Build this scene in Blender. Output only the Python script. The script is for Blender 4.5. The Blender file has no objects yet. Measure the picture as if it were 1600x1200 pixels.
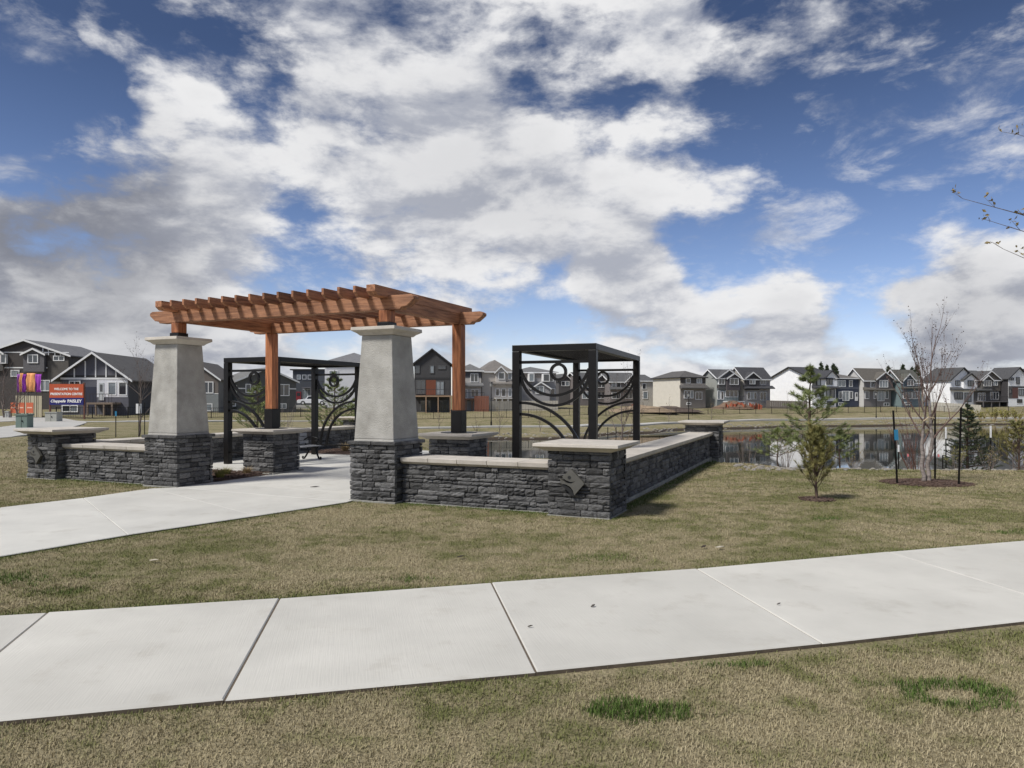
import bpy, bmesh, math, random
import numpy as np
from mathutils import Vector, Matrix, noise as mnoise
R = math.radians
random.seed(7); rng = np.random.default_rng(7)
S = bpy.context.scene
COL = S.collection
# ------------------------------------------------------------------ camera, sky, sun, exposure
F, CH, HY = 1110.0, 1.7, 622.0          # focal length in photo pixels, eye height, horizon row
cam_d = bpy.data.cameras.new('camera'); cam = bpy.data.objects.new('camera', cam_d); COL.objects.link(cam)
cam.location = (0, 0, CH); cam.rotation_euler = (R(90), 0, 0)
cam_d.sensor_width = 36; cam_d.lens = 36*F/1600; cam_d.shift_y = 22/1600
cam_d.clip_start = .05; cam_d.clip_end = 3000
S.camera = cam
S.view_settings.view_transform = 'Standard'; S.view_settings.look = 'None'
S.view_settings.exposure = 0.95; S.view_settings.gamma = 1.0; S.view_settings.use_curve_mapping = False
SUN_EL, SUN_AZ = R(50), math.atan2(-.70, -.50)   # azimuth of the sun measured from +Y towards +X
sun_dir = Vector((math.cos(SUN_EL)*math.sin(SUN_AZ), math.cos(SUN_EL)*math.cos(SUN_AZ), math.sin(SUN_EL)))
sl = bpy.data.lights.new('sun', 'SUN'); sl.energy = 2.1; sl.angle = R(11.0); sl.color = (1, .965, .91)
so = bpy.data.objects.new('sun', sl); COL.objects.link(so)
so.rotation_euler = (-sun_dir).to_track_quat('-Z', 'Y').to_euler(); so.location = (-20, -10, 30)

def pdir(px, py):
    return Vector(((px-800)/F, 1, (HY-py)/F)).normalized()

def build_world():
    w = bpy.data.worlds.new('World'); S.world = w; w.use_nodes = True
    nt = w.node_tree; nt.nodes.clear(); N = nt.nodes.new; L = nt.links.new
    def math_(op, a, b=None, c=None, clamp=False):
        n = N('ShaderNodeMath'); n.operation = op; n.use_clamp = clamp
        for i, v in enumerate((a, b, c)):
            if v is None: continue
            if isinstance(v, (int, float)): n.inputs[i].default_value = v
            else: L(v, n.inputs[i])
        return n.outputs[0]
    def vmath(op, a, b=None):
        n = N('ShaderNodeVectorMath'); n.operation = op
        for i, v in enumerate((a, b)):
            if v is None: continue
            if isinstance(v, (tuple, Vector)): n.inputs[i].default_value = tuple(v)
            else: L(v, n.inputs[i])
        return n.outputs['Value'] if op in ('DOT_PRODUCT', 'LENGTH') else n.outputs['Vector']
    def mrange(v, a, b, c=0., d=1., smooth=True):
        n = N('ShaderNodeMapRange'); n.interpolation_type = 'SMOOTHSTEP' if smooth else 'LINEAR'
        L(v, n.inputs['Value'])
        for k, q in (('From Min', a), ('From Max', b), ('To Min', c), ('To Max', d)): n.inputs[k].default_value = q
        return n.outputs[0]
    def mix(f, a, b):
        n = N('ShaderNodeMix'); n.data_type = 'RGBA'
        if isinstance(f, float): n.inputs['Factor'].default_value = f
        else: L(f, n.inputs['Factor'])
        for k, v in (('A', a), ('B', b)):
            s = [i for i in n.inputs if i.name == k and i.type == 'RGBA'][0]
            if isinstance(v, tuple): s.default_value = (*v, 1)
            else: L(v, s)
        return [o for o in n.outputs if o.type == 'RGBA'][0]
    tc = N('ShaderNodeTexCoord'); d = vmath('NORMALIZE', tc.outputs['Generated'])
    sep = N('ShaderNodeSeparateXYZ'); L(d, sep.inputs[0])
    z = math_('MAXIMUM', sep.outputs['Z'], 0.0)
    den = math_('ADD', z, .16)
    cx = math_('DIVIDE', sep.outputs['X'], den); cy = math_('DIVIDE', sep.outputs['Y'], den)
    comb = N('ShaderNodeCombineXYZ'); L(cx, comb.inputs[0]); L(cy, comb.inputs[1]); comb.inputs[2].default_value = 0.37
    p = comb.outputs[0]
    def fbm(vec, scale, detail, rough=.55, dist=.0):
        n = N('ShaderNodeTexNoise'); n.noise_dimensions = '3D'; L(vec, n.inputs['Vector'])
        n.inputs['Scale'].default_value = scale; n.inputs['Detail'].default_value = detail
        n.inputs['Roughness'].default_value = rough; n.inputs['Distortion'].default_value = dist
        return n.outputs['Fac']
    # where the big clouds and the holes stand in the sky: (photo column, row, radius, weight)
    blobs = [(620,190,230,.22),(930,190,230,.22),(760,330,170,.17),(330,130,150,.17),(1080,150,120,.10),(200,110,90,.12),
             (520,320,140,.12),(330,250,120,.08),(80,400,200,.26),(280,430,170,.18),(40,520,260,.20),(420,520,200,.10),
             (960,420,60,.10),(1080,430,50,.08),(1000,470,60,.08),(1310,130,100,.34),(1500,215,90,.13),(1580,180,80,.06),
             (1275,395,95,.36),(1190,445,70,.26),(1500,420,90,.26),(1500,510,160,.22),(1180,560,120,.16),(980,560,140,.12),
             (780,520,90,.10),(1600,480,90,.12),(640,440,90,.10),(1020,340,90,.06),
             (10,180,90,-.40),(110,235,80,-.36),(1300,300,90,.07),(1420,230,80,.07),(1180,240,60,.10),(960,415,70,.24),(1040,480,60,.24),(1290,250,90,.14),(1170,300,60,.12),(430,230,50,-.10),(820,120,60,-.12),(400,90,50,-.10),(215,235,70,-.16),(250,290,50,-.16),(450,385,60,-.10),(800,430,90,-.16),(1220,260,120,-.20),
             (1160,350,120,-.20),(1400,300,140,-.22),(1450,360,90,-.16),(880,480,110,-.18),(1150,500,80,-.16),(1380,460,80,-.16),
             (1240,70,110,-.16),(1420,110,80,-.12),(1250,330,150,-.04),(960,480,130,-.06),(1380,190,70,-.10),(30,110,80,-.2),(470,395,90,-.14),(560,440,80,-.05),(1050,400,60,-.10),(1330,510,60,-.10)]
    warp = N('ShaderNodeTexNoise'); L(d, warp.inputs['Vector']); warp.inputs['Scale'].default_value = 5.5; warp.inputs['Detail'].default_value = 5
    wv = vmath('SUBTRACT', warp.outputs['Color'], (.5, .5, .5))
    sc_ = N('ShaderNodeVectorMath'); sc_.operation = 'SCALE'; L(wv, sc_.inputs[0]); sc_.inputs['Scale'].default_value = .20
    dw = vmath('NORMALIZE', vmath('ADD', d, sc_.outputs[0]))
    acc = None
    for px, py, r, wt in blobs:
        v = mrange(vmath('DOT_PRODUCT', dw, pdir(px, py)), math.cos(1.45*r/F), 1.0, 0, wt)
        acc = v if acc is None else math_('ADD', acc, v)
    flat = vmath('MULTIPLY', d, (1, 1, 2.1))
    n1 = fbm(flat, 4.3, 10, .60, .15); wisps = fbm(flat, 17, 7, .62, .3)
    dens = math_('ADD', math_('ADD', math_('MULTIPLY', math_('SUBTRACT', n1, .54), 1.55), math_('MULTIPLY', acc, .74)), math_('MULTIPLY', math_('SUBTRACT', wisps, .5), .30))
    low = mrange(sep.outputs['Z'], .0, .13, .14, 0)              # paler air and far clouds low down
    dens = math_('ADD', dens, low)
    thin = fbm(flat, 8.5, 9, .66, .6)
    thinc = mrange(math_('ADD', thin, math_('MULTIPLY', math_('SUBTRACT', wisps, .5), .4)), .46, .74, 0, .62)
    cover = math_('MAXIMUM', mrange(dens, -.085, .19), math_('MULTIPLY', thinc, mrange(dens, -.40, -.03)))
    # cloud light: the side turned to the sun is bright, thick undersides are grey
    off = vmath('ADD', flat, (sun_dir.x*.04, 0, .08))
    n2 = fbm(off, 4.3, 8, .60, .15)
    shade = mrange(math_('ADD', math_('SUBTRACT', n1, n2), math_('MULTIPLY', math_('SUBTRACT', wisps, .5), .28)), -.14, .11)
    n3 = n1
    thick = mrange(dens, .15, .55)
    dk = None
    for px, py, r, wt in [(40,360,190,.40),(10,480,230,.26),(230,420,140,.14),(1450,545,90,.45),(1540,520,80,.30),(760,250,130,.15),(520,140,120,.12),(100,300,100,.25)]:
        v = mrange(vmath('DOT_PRODUCT', dw, pdir(px, py)), math.cos(1.4*r/F), 1.0, 0, wt)
        dk = v if dk is None else math_('ADD', dk, v)
    grey = math_('ADD', math_('MULTIPLY', thick, .18), math_('MULTIPLY', dk, mrange(math_('ADD', n3, math_('MULTIPLY', wisps, .5)), .52, .95, 1.15, .35)), clamp=True)
    lit = mix(shade, (.47, .495, .57), (.93, .93, .94))
    ccol = mix(math_('MULTIPLY', grey, .85), lit, (.215, .228, .275))
    sky = N('ShaderNodeTexSky'); sky.sky_type = 'NISHITA'; sky.sun_disc = False
    sky.sun_elevation = SUN_EL; sky.sun_rotation = SUN_AZ; sky.altitude = 600; sky.air_density = 1.0; sky.dust_density = .4; sky.ozone_density = 2.5
    hs = N('ShaderNodeHueSaturation'); hs.inputs['Saturation'].default_value = 1.10; L(sky.outputs[0], hs.inputs['Color'])
    # polarised look: clear air darkens with height
    dark = mrange(sep.outputs['Z'], .02, .42, .70, .30, False)
    skyc = N('ShaderNodeVectorMath'); skyc.operation = 'SCALE'; tint = vmath('MULTIPLY', hs.outputs[0], (1.08, .95, 1.05)); L(tint, skyc.inputs[0]); L(dark, skyc.inputs['Scale'])
    cs = N('ShaderNodeVectorMath'); cs.operation = 'SCALE'; L(ccol, cs.inputs[0]); cs.inputs['Scale'].default_value = 4.7
    final = mix(cover, skyc.outputs[0], cs.outputs[0])
    bg = N('ShaderNodeBackground'); L(final, bg.inputs['Color']); bg.inputs['Strength'].default_value = .10
    out = N('ShaderNodeOutputWorld'); L(bg.outputs[0], out.inputs['Surface'])
build_world()

# ------------------------------------------------------------------ helpers
def at(px, py, Y): return Vector(((px-800)/F*Y, Y, CH+(HY-py)/F*Y))
def gp(px, py):
    Y = F*CH/(py-HY); return Vector(((px-800)/F*Y, Y, 0))

class MB:
    def __init__(s): s.v = []; s.f = []; s.mi = []
    def add(s, vs, fs, m=0):
        o = len(s.v); s.v += [tuple(q) for q in vs]; s.f += [tuple(i+o for i in f) for f in fs]; s.mi += [m]*len(fs)
    def box(s, x0, x1, y0, y1, z0, z1, M=None, m=0):
        vs = [Vector((x, y, z)) for z in (z0, z1) for x, y in ((x0,y0),(x1,y0),(x1,y1),(x0,y1))]
        if M is not None: vs = [M @ q for q in vs]
        s.add(vs, [(3,2,1,0),(4,5,6,7),(0,1,5,4),(1,2,6,5),(2,3,7,6),(3,0,4,7)], m)
    def bar(s, a, b, w, h, m=0):
        a, b = Vector(a), Vector(b); d = b-a; l = d.length
        q = d.to_track_quat('Y', 'Z').to_matrix().to_4x4(); q.translation = a
        s.box(-w/2, w/2, 0, l, -h/2, h/2, q, m)
    def prism(s, poly, axis, a, b, m=0):
        """extrude 2-D polygon; axis 'y': poly=(x,z); 'x': poly=(y,z); 'z': poly=(x,y)"""
        f = {'y': lambda p, t: (p[0], t, p[1]), 'x': lambda p, t: (t, p[0], p[1]), 'z': lambda p, t: (p[0], p[1], t)}[axis]
        n = len(poly); vs = [f(p, a) for p in poly]+[f(p, b) for p in poly]
        s.add(vs, [tuple(range(n))[::-1], tuple(range(n, 2*n))]+[(i, (i+1) % n, n+(i+1) % n, n+i) for i in range(n)], m)
    def tube(s, pts, rad, n=6, cap=True, m=0):
        pts = [Vector(p) for p in pts]; k = len(pts)
        if not isinstance(rad, (list, tuple)): rad = [rad]*k
        vs = []; ref = None
        for i, p in enumerate(pts):
            t = (pts[min(i+1, k-1)]-pts[max(i-1, 0)])
            if t.length < 1e-9: t = Vector((0,0,1))
            t.normalize()
            if ref is None: ref = Vector((1,0,0)) if abs(t.x) < .8 else Vector((0,1,0))
            x = (ref-t*ref.dot(t)).normalized(); y = t.cross(x); ref = x
            for j in range(n):
                a = 2*math.pi*j/n; vs.append(p+(x*math.cos(a)+y*math.sin(a))*rad[i])
        fs = [(i*n+j, i*n+(j+1) % n, (i+1)*n+(j+1) % n, (i+1)*n+j) for i in range(k-1) for j in range(n)]
        if cap: fs += [tuple(range(n))[::-1], tuple((k-1)*n+j for j in range(n))]
        s.add(vs, fs, m)
    def frustum(s, a0, a1, z0, z1, m=0):
        vs = [(x*a0, y*a0, z0) for x, y in ((-1,-1),(1,-1),(1,1),(-1,1))]+[(x*a1, y*a1, z1) for x, y in ((-1,-1),(1,-1),(1,1),(-1,1))]
        s.add(vs, [(3,2,1,0),(4,5,6,7),(0,1,5,4),(1,2,6,5),(2,3,7,6),(3,0,4,7)], m)
    def mesh(s, name, mats, smooth=False):
        me = bpy.data.meshes.new(name); me.from_pydata(s.v, [], s.f)
        for m in (mats if isinstance(mats, (list, tuple)) else [mats]): me.materials.append(m)
        if any(s.mi): me.polygons.foreach_set('material_index', s.mi)
        if smooth: me.polygons.foreach_set('use_smooth', [True]*len(me.polygons))
        me.update(); return me
    def build(s, name, mats, parent=None, smooth=False, bevel=0):
        o = bpy.data.objects.new(name, s.mesh(name, mats, smooth)); COL.objects.link(o); o.parent = parent
        if bevel:
            b = o.modifiers.new('bevel', 'BEVEL'); b.width = bevel; b.segments = 2; b.limit_method = 'ANGLE'; b.angle_limit = R(40)
        return o
def tag(o, label=None, cat=None, group=None, kind=None):
    for k, v in (('label', label), ('category', cat), ('group', group), ('kind', kind)):
        if v: o[k] = v
    return o
def thing(name, label, cat, loc=(0,0,0), rz=0, group=None):
    o = bpy.data.objects.new(name, None); COL.objects.link(o); o.empty_display_size = .1
    o.location = loc; o.rotation_euler = (0, 0, rz); return tag(o, label, cat, group)
def obj(name, me, parent=None, loc=(0,0,0), rz=0, scale=(1,1,1)):
    o = bpy.data.objects.new(name, me); COL.objects.link(o); o.parent = parent
    o.location = loc; o.rotation_euler = (0, 0, rz); o.scale = scale; return o

# ------------------------------------------------------------------ materials
def mat(name, col, rough=.75, var=.12, scale=6, bump=0, bscale=60, metal=0, rnd=0, detail=5, stretch=None, spec=.4, col2=None):
    m = bpy.data.materials.new(name); m.use_nodes = True; nt = m.node_tree; N = nt.nodes.new; L = nt.links.new
    b = nt.nodes['Principled BSDF']; b.inputs['Roughness'].default_value = rough; b.inputs['Metallic'].default_value = metal
    b.inputs['Specular IOR Level'].default_value = spec
    tc = N('ShaderNodeTexCoord'); vec = tc.outputs['Object']
    if stretch:
        mp = N('ShaderNodeMapping'); mp.inputs['Scale'].default_value = stretch; L(vec, mp.inputs['Vector']); vec = mp.outputs[0]
    oi = N('ShaderNodeObjectInfo')
    no = N('ShaderNodeTexNoise'); no.noise_dimensions = '4D'; no.inputs['Scale'].default_value = scale; no.inputs['Detail'].default_value = detail
    no.inputs['Roughness'].default_value = .6; L(vec, no.inputs['Vector']); 
    mu = N('ShaderNodeMath'); mu.operation = 'MULTIPLY'; mu.inputs[1].default_value = 50; L(oi.outputs['Random'], mu.inputs[0]); L(mu.outputs[0], no.inputs['W'])
    cr = N('ShaderNodeValToRGB'); cr.color_ramp.elements[0].position = .3; cr.color_ramp.elements[1].position = .7
    a = [max(0, c*(1-var)) for c in col]; c2 = col2 or [min(1, c*(1+var)) for c in col]
    cr.color_ramp.elements[0].color = (*a, 1); cr.color_ramp.elements[1].color = (*c2, 1); L(no.outputs['Fac'], cr.inputs['Fac'])
    colr = cr.outputs[0]
    if rnd:
        mr = N('ShaderNodeMapRange'); mr.inputs['To Min'].default_value = 1-rnd; mr.inputs['To Max'].default_value = 1+rnd; L(oi.outputs['Random'], mr.inputs['Value'])
        sc = N('ShaderNodeVectorMath'); sc.operation = 'SCALE'; L(colr, sc.inputs[0]); L(mr.outputs[0], sc.inputs['Scale']); colr = sc.outputs[0]
    L(colr, b.inputs['Base Color'])
    if bump:
        n2 = N('ShaderNodeTexNoise'); n2.inputs['Scale'].default_value = bscale; n2.inputs['Detail'].default_value = 6; L(vec, n2.inputs['Vector'])
        bp = N('ShaderNodeBump'); bp.inputs['Strength'].default_value = bump; bp.inputs['Distance'].default_value = .02; L(n2.outputs['Fac'], bp.inputs['Height']); L(bp.outputs[0], b.inputs['Normal'])
    return m
_sid = {}
def siding(col):
    """lap siding: courses 0.15 m, a shadow groove given by bump"""
    k = tuple(round(c, 3) for c in col)
    if k in _sid: return _sid[k]
    m = mat('siding_%d' % len(_sid), col, .7, .06, 1.5); nt = m.node_tree; N = nt.nodes.new; L = nt.links.new; b = nt.nodes['Principled BSDF']
    tc = N('ShaderNodeTexCoord'); sp = N('ShaderNodeSeparateXYZ'); L(tc.outputs['Object'], sp.inputs[0])
    q = N('ShaderNodeMath'); q.operation = 'MULTIPLY'; q.inputs[1].default_value = 1/.17; L(sp.outputs['Z'], q.inputs[0])
    fr = N('ShaderNodeMath'); fr.operation = 'FRACT'; L(q.outputs[0], fr.inputs[0])
    bp = N('ShaderNodeBump'); bp.inputs['Strength'].default_value = .5; bp.inputs['Distance'].default_value = .02; bp.invert = True
    L(fr.outputs[0], bp.inputs['Height']); L(bp.outputs[0], b.inputs['Normal'])
    _sid[k] = m; return m
_pl = {}
def plain(col, rough=.6):
    k = (tuple(round(c, 3) for c in col), rough)
    if k not in _pl: _pl[k] = mat('paint_%d' % len(_pl), col, rough, .06, 3)
    return _pl[k]

M = {}
M['stone'] = mat('charcoal_ledgestone', (.095,.095,.096), .85, .45, 7, .8, 38, rnd=.55, col2=(.20,.196,.19))
M['core'] = mat('mortar_core', (.022,.022,.023), .95, .3, 12, .5, 50)
M['capstone'] = mat('buff_cast_stone', (.50,.46,.40), .8, .15, 5, .25, 120, rnd=.06)
M['concrete'] = mat('column_concrete', (.34,.325,.29), .88, .22, 2.6, .6, 60, detail=9, col2=(.47,.455,.415))
M['footing'] = mat('footing_concrete', (.24,.235,.21), .9, .3, 5, .3, 60)
M['wood'] = mat('stained_timber', (.25,.08,.032), .6, .45, 3.0, .4, 25, rnd=.16, stretch=(9,9,.7), col2=(.55,.215,.09))
M['wood_x'] = mat('stained_timber_x', (.26,.105,.05), .6, .45, 3.0, .4, 25, rnd=.16, stretch=(.7,9,9), col2=(.52,.25,.13))
M['wood_y'] = mat('stained_timber_y', (.24,.095,.045), .6, .45, 3.0, .4, 25, rnd=.28, stretch=(9,.7,9), col2=(.50,.23,.115))
M['black'] = mat('black_steel', (.0075,.0066,.006), .4, .2, 8, .05, 200, spec=.3)
M['bronze'] = mat('bronze_plate', (.13,.125,.11), .5, .15, 10, .1, 150, metal=.4)
M['bronze_dark'] = mat('dark_bronze', (.03,.03,.03), .5, .2, 10, metal=.4)
M['slat'] = mat('weathered_slat', (.36,.36,.36), .6, .15, 6, .1, 100)
M['white'] = plain((.75,.75,.75)); M['plastic_blue'] = plain((.03,.20,.36), .5)
M['bark'] = mat('grey_bark', (.16,.13,.115), .9, .35, 14, .5, 60)
M['birch'] = mat('birch_bark', (.14,.115,.10), .85, .35, 7, .3, 40, col2=(.36,.31,.28), stretch=(1,1,3))
M['birch_twig'] = mat('birch_twig', (.13,.085,.072), .85, .35, 7)
M['twig'] = mat('red_twig', (.13,.065,.05), .8, .3, 10)
M['pinebark'] = mat('pine_bark', (.09,.06,.045), .9, .3, 14, .5, 60)
M['needle'] = mat('pine_needles', (.12,.165,.055), .7, .4, 2.6, col2=(.27,.31,.11))
M['needle_dry'] = mat('dry_pine_needles', (.16,.18,.05), .75, .4, 4, col2=(.34,.29,.10))
M['needle_dark'] = mat('spruce_needles', (.03,.05,.024), .75, .45, 4, col2=(.08,.105,.05))
M['leaf'] = mat('bud_leaves', (.20,.15,.06), .7, .4, 9, col2=(.34,.26,.11))
M['leaf_dark'] = mat('old_leaves', (.085,.055,.045), .8, .4, 9)
M['leaf_lime'] = mat('lime_leaves', (.22,.22,.05), .7, .4, 6, col2=(.36,.32,.09))
M['mulch'] = mat('bark_mulch', (.075,.045,.032), .95, .5, 25, .9, 50, col2=(.16,.105,.08))
M['strawclump'] = mat('dry_grass_clump', (.34,.25,.13), .8, .3, 10, col2=(.48,.36,.19))
M['rock'] = mat('shore_rock', (.26,.24,.21), .9, .3, 5, .4, 30, rnd=.3)
M['glass'] = mat('window_glass', (.035,.042,.05), .06, .1, 2, spec=1.0)
M['glass_light'] = mat('curtained_glass', (.20,.23,.25), .1, .25, 1.5, spec=.9)
M['tyre'] = plain((.02,.02,.02), .8)

def grass_colour(nt, blades=False):
    """straw lawn with green patches, from world position; shared by the soil sheet and the blades"""
    N = nt.nodes.new; L = nt.links.new
    g = N('ShaderNodeNewGeometry')
    def noise(scale, det=4):
        n = N('ShaderNodeTexNoise'); n.inputs['Scale'].default_value = scale; n.inputs['Detail'].default_value = det; n.inputs['Roughness'].default_value = .6
        L(g.outputs['Position'], n.inputs['Vector']); return n.outputs['Fac']
    def mr(v, a, b, c, d):
        n = N('ShaderNodeMapRange'); L(v, n.inputs['Value'])
        for k, q in zip(('From Min','From Max','To Min','To Max'), (a,b,c,d)): n.inputs[k].default_value = q
        return n.outputs[0]
    def mix(f, a, b):
        n = N('ShaderNodeMix'); n.data_type = 'RGBA'; L(f, n.inputs['Factor'])
        for k, v in (('A', a), ('B', b)):
            s = [i for i in n.inputs if i.name == k and i.type == 'RGBA'][0]
            if isinstance(v, tuple): s.default_value = (*v, 1)
            else: L(v, s)
        return [o for o in n.outputs if o.type == 'RGBA'][0]
    def add(a, b, clamp=True):
        n = N('ShaderNodeMath'); n.operation = 'ADD'; n.use_clamp = clamp
        L(a, n.inputs[0]); L(b, n.inputs[1]); return n.outputs[0]
    patch = mr(noise(.45, 6), .46, .68, -.08, .72)
    fine = mr(noise(3.2, 6), .45, .70, -.10, .66)
    green = add(add(patch, fine, False), mr(noise(.075, 4), .40, .62, .04, .36))
    tone = mr(noise(1.1, 6), .3, .7, 0, 1)
    if blades:
        at_ = N('ShaderNodeAttribute'); at_.attribute_name = 'green'; rn = N('ShaderNodeAttribute'); rn.attribute_name = 'rnd'
        green = add(green, at_.outputs['Fac'])
        green = mr(add(green, mr(rn.outputs['Fac'], 0, 1, -.30, .26), False), .16, .66, 0, 1)
        straw = mix(rn.outputs['Fac'], (.18,.15,.085), (.54,.465,.30))
        straw = mix(mr(tone, 0, 1, 0, .6), straw, (.345,.29,.17))
        gr = mix(rn.outputs['Fac'], (.085,.10,.03), (.20,.205,.075)); gr = mix(mr(at_.outputs['Fac'], .25, .75, 0, 1), gr, mix(rn.outputs['Fac'], (.045,.08,.016), (.12,.175,.045)))
    else:
        spk = mr(noise(38, 4), .3, .7, 0, 1)
        straw = mix(tone, mix(spk, (.16,.135,.08), (.34,.29,.18)), mix(spk, (.19,.16,.095), (.40,.345,.22)))
        gr = mix(spk, (.095,.095,.04), (.21,.20,.095))
    n = N('ShaderNodeClamp'); L(green, n.inputs[0])
    out = mix(n.outputs[0], straw, gr)
    if not blades:      # wet mud at the waterline
        sz = N('ShaderNodeSeparateXYZ'); L(g.outputs['Position'], sz.inputs[0]); out = mix(mr(sz.outputs['Z'], -2.86, -2.74, 1, 0), out, (.055,.042,.032))
    return out
def ground_mat():
    m = bpy.data.materials.new('lawn_soil'); m.use_nodes = True; nt = m.node_tree; b = nt.nodes['Principled BSDF']
    nt.links.new(grass_colour(nt), b.inputs['Base Color']); b.inputs['Roughness'].default_value = .95; b.inputs['Specular IOR Level'].default_value = .1
    n = nt.nodes.new('ShaderNodeTexNoise'); n.inputs['Scale'].default_value = 45; n.inputs['Detail'].default_value = 6
    g = nt.nodes.new('ShaderNodeNewGeometry'); nt.links.new(g.outputs['Position'], n.inputs['Vector'])
    bp = nt.nodes.new('ShaderNodeBump'); bp.inputs['Strength'].default_value = .8; bp.inputs['Distance'].default_value = .03
    nt.links.new(n.outputs['Fac'], bp.inputs['Height']); nt.links.new(bp.outputs[0], b.inputs['Normal']); return m
def blade_mat():
    m = bpy.data.materials.new('grass_blade'); m.use_nodes = True; nt = m.node_tree; b = nt.nodes['Principled BSDF']
    nt.links.new(grass_colour(nt, True), b.inputs['Base Color']); b.inputs['Roughness'].default_value = .8; b.inputs['Specular IOR Level'].default_value = .15; return m
M['ground'] = ground_mat(); M['blade'] = blade_mat()
def paving(name, col, broom):
    m = mat(name, col, .85, .12, .9, 0, rnd=.07, detail=9); nt = m.node_tree; N = nt.nodes.new; L = nt.links.new; b = nt.nodes['Principled BSDF']
    uv = N('ShaderNodeUVMap'); mp = N('ShaderNodeMapping'); L(uv.outputs[0], mp.inputs['Vector']); mp.inputs['Scale'].default_value = (1, .03, 1) if broom else (1,1,1)
    n = N('ShaderNodeTexNoise'); n.inputs['Scale'].default_value = 95 if broom else 140; n.inputs['Detail'].default_value = 3; L(mp.outputs[0], n.inputs['Vector'])
    bp = N('ShaderNodeBump'); bp.inputs['Strength'].default_value = .28 if broom else .12; bp.inputs['Distance'].default_value = .006
    L(n.outputs['Fac'], bp.inputs['Height']); L(bp.outputs[0], b.inputs['Normal'])
    # faint dirt
    src = b.inputs['Base Color'].links[0].from_socket
    g = N('ShaderNodeNewGeometry'); d = N('ShaderNodeTexNoise'); d.inputs['Scale'].default_value = 2.2; d.inputs['Detail'].default_value = 9; d.inputs['Roughness'].default_value = .7; L(g.outputs['Position'], d.inputs['Vector'])
    r = N('ShaderNodeMapRange'); r.inputs['From Min'].default_value = .55; r.inputs['From Max'].default_value = .8; r.inputs['To Max'].default_value = .55; L(d.outputs['Fac'], r.inputs['Value'])
    x = N('ShaderNodeMix'); x.data_type = 'RGBA'; L(r.outputs[0], x.inputs['Factor']); L(src, x.inputs[6]); x.inputs[7].default_value = (.33,.30,.245,1); L(x.outputs[2], b.inputs['Base Color'])
    return m
M['broom'] = paving('broomed_concrete', (.52,.505,.455), True); M['trowel'] = paving('trowelled_concrete', (.53,.515,.465), False)
M['floor'] = paving('plaza_concrete', (.54,.53,.485), True)
M['joint'] = mat('joint_filler', (.12,.095,.068), .95, .3, 20)
M['pathfar'] = mat('far_path_concrete', (.44,.43,.40), .9, .08, .6)
def water_mat():
    m = bpy.data.materials.new('pond_water'); m.use_nodes = True; nt = m.node_tree; N = nt.nodes.new; L = nt.links.new; b = nt.nodes['Principled BSDF']
    b.inputs['Base Color'].default_value = (.020,.022,.014,1); b.inputs['Roughness'].default_value = .03; b.inputs['IOR'].default_value = 1.33
    g = N('ShaderNodeNewGeometry'); mp = N('ShaderNodeMapping'); mp.inputs['Scale'].default_value = (1,.35,1); L(g.outputs['Position'], mp.inputs['Vector'])
    n = N('ShaderNodeTexNoise'); n.inputs['Scale'].default_value = 1.6; n.inputs['Detail'].default_value = 3; L(mp.outputs[0], n.inputs['Vector'])
    bp = N('ShaderNodeBump'); bp.inputs['Strength'].default_value = .045; bp.inputs['Distance'].default_value = .05; L(n.outputs['Fac'], bp.inputs['Height']); L(bp.outputs[0], b.inputs['Normal']); return m
M['water'] = water_mat()
_roof = {}
def roofm(col):
    if col not in _roof: _roof[col] = mat('shingles_%d' % len(_roof), col, .9, .18, 2.5, .3, 12, detail=8)
    return _roof[col]

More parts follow.
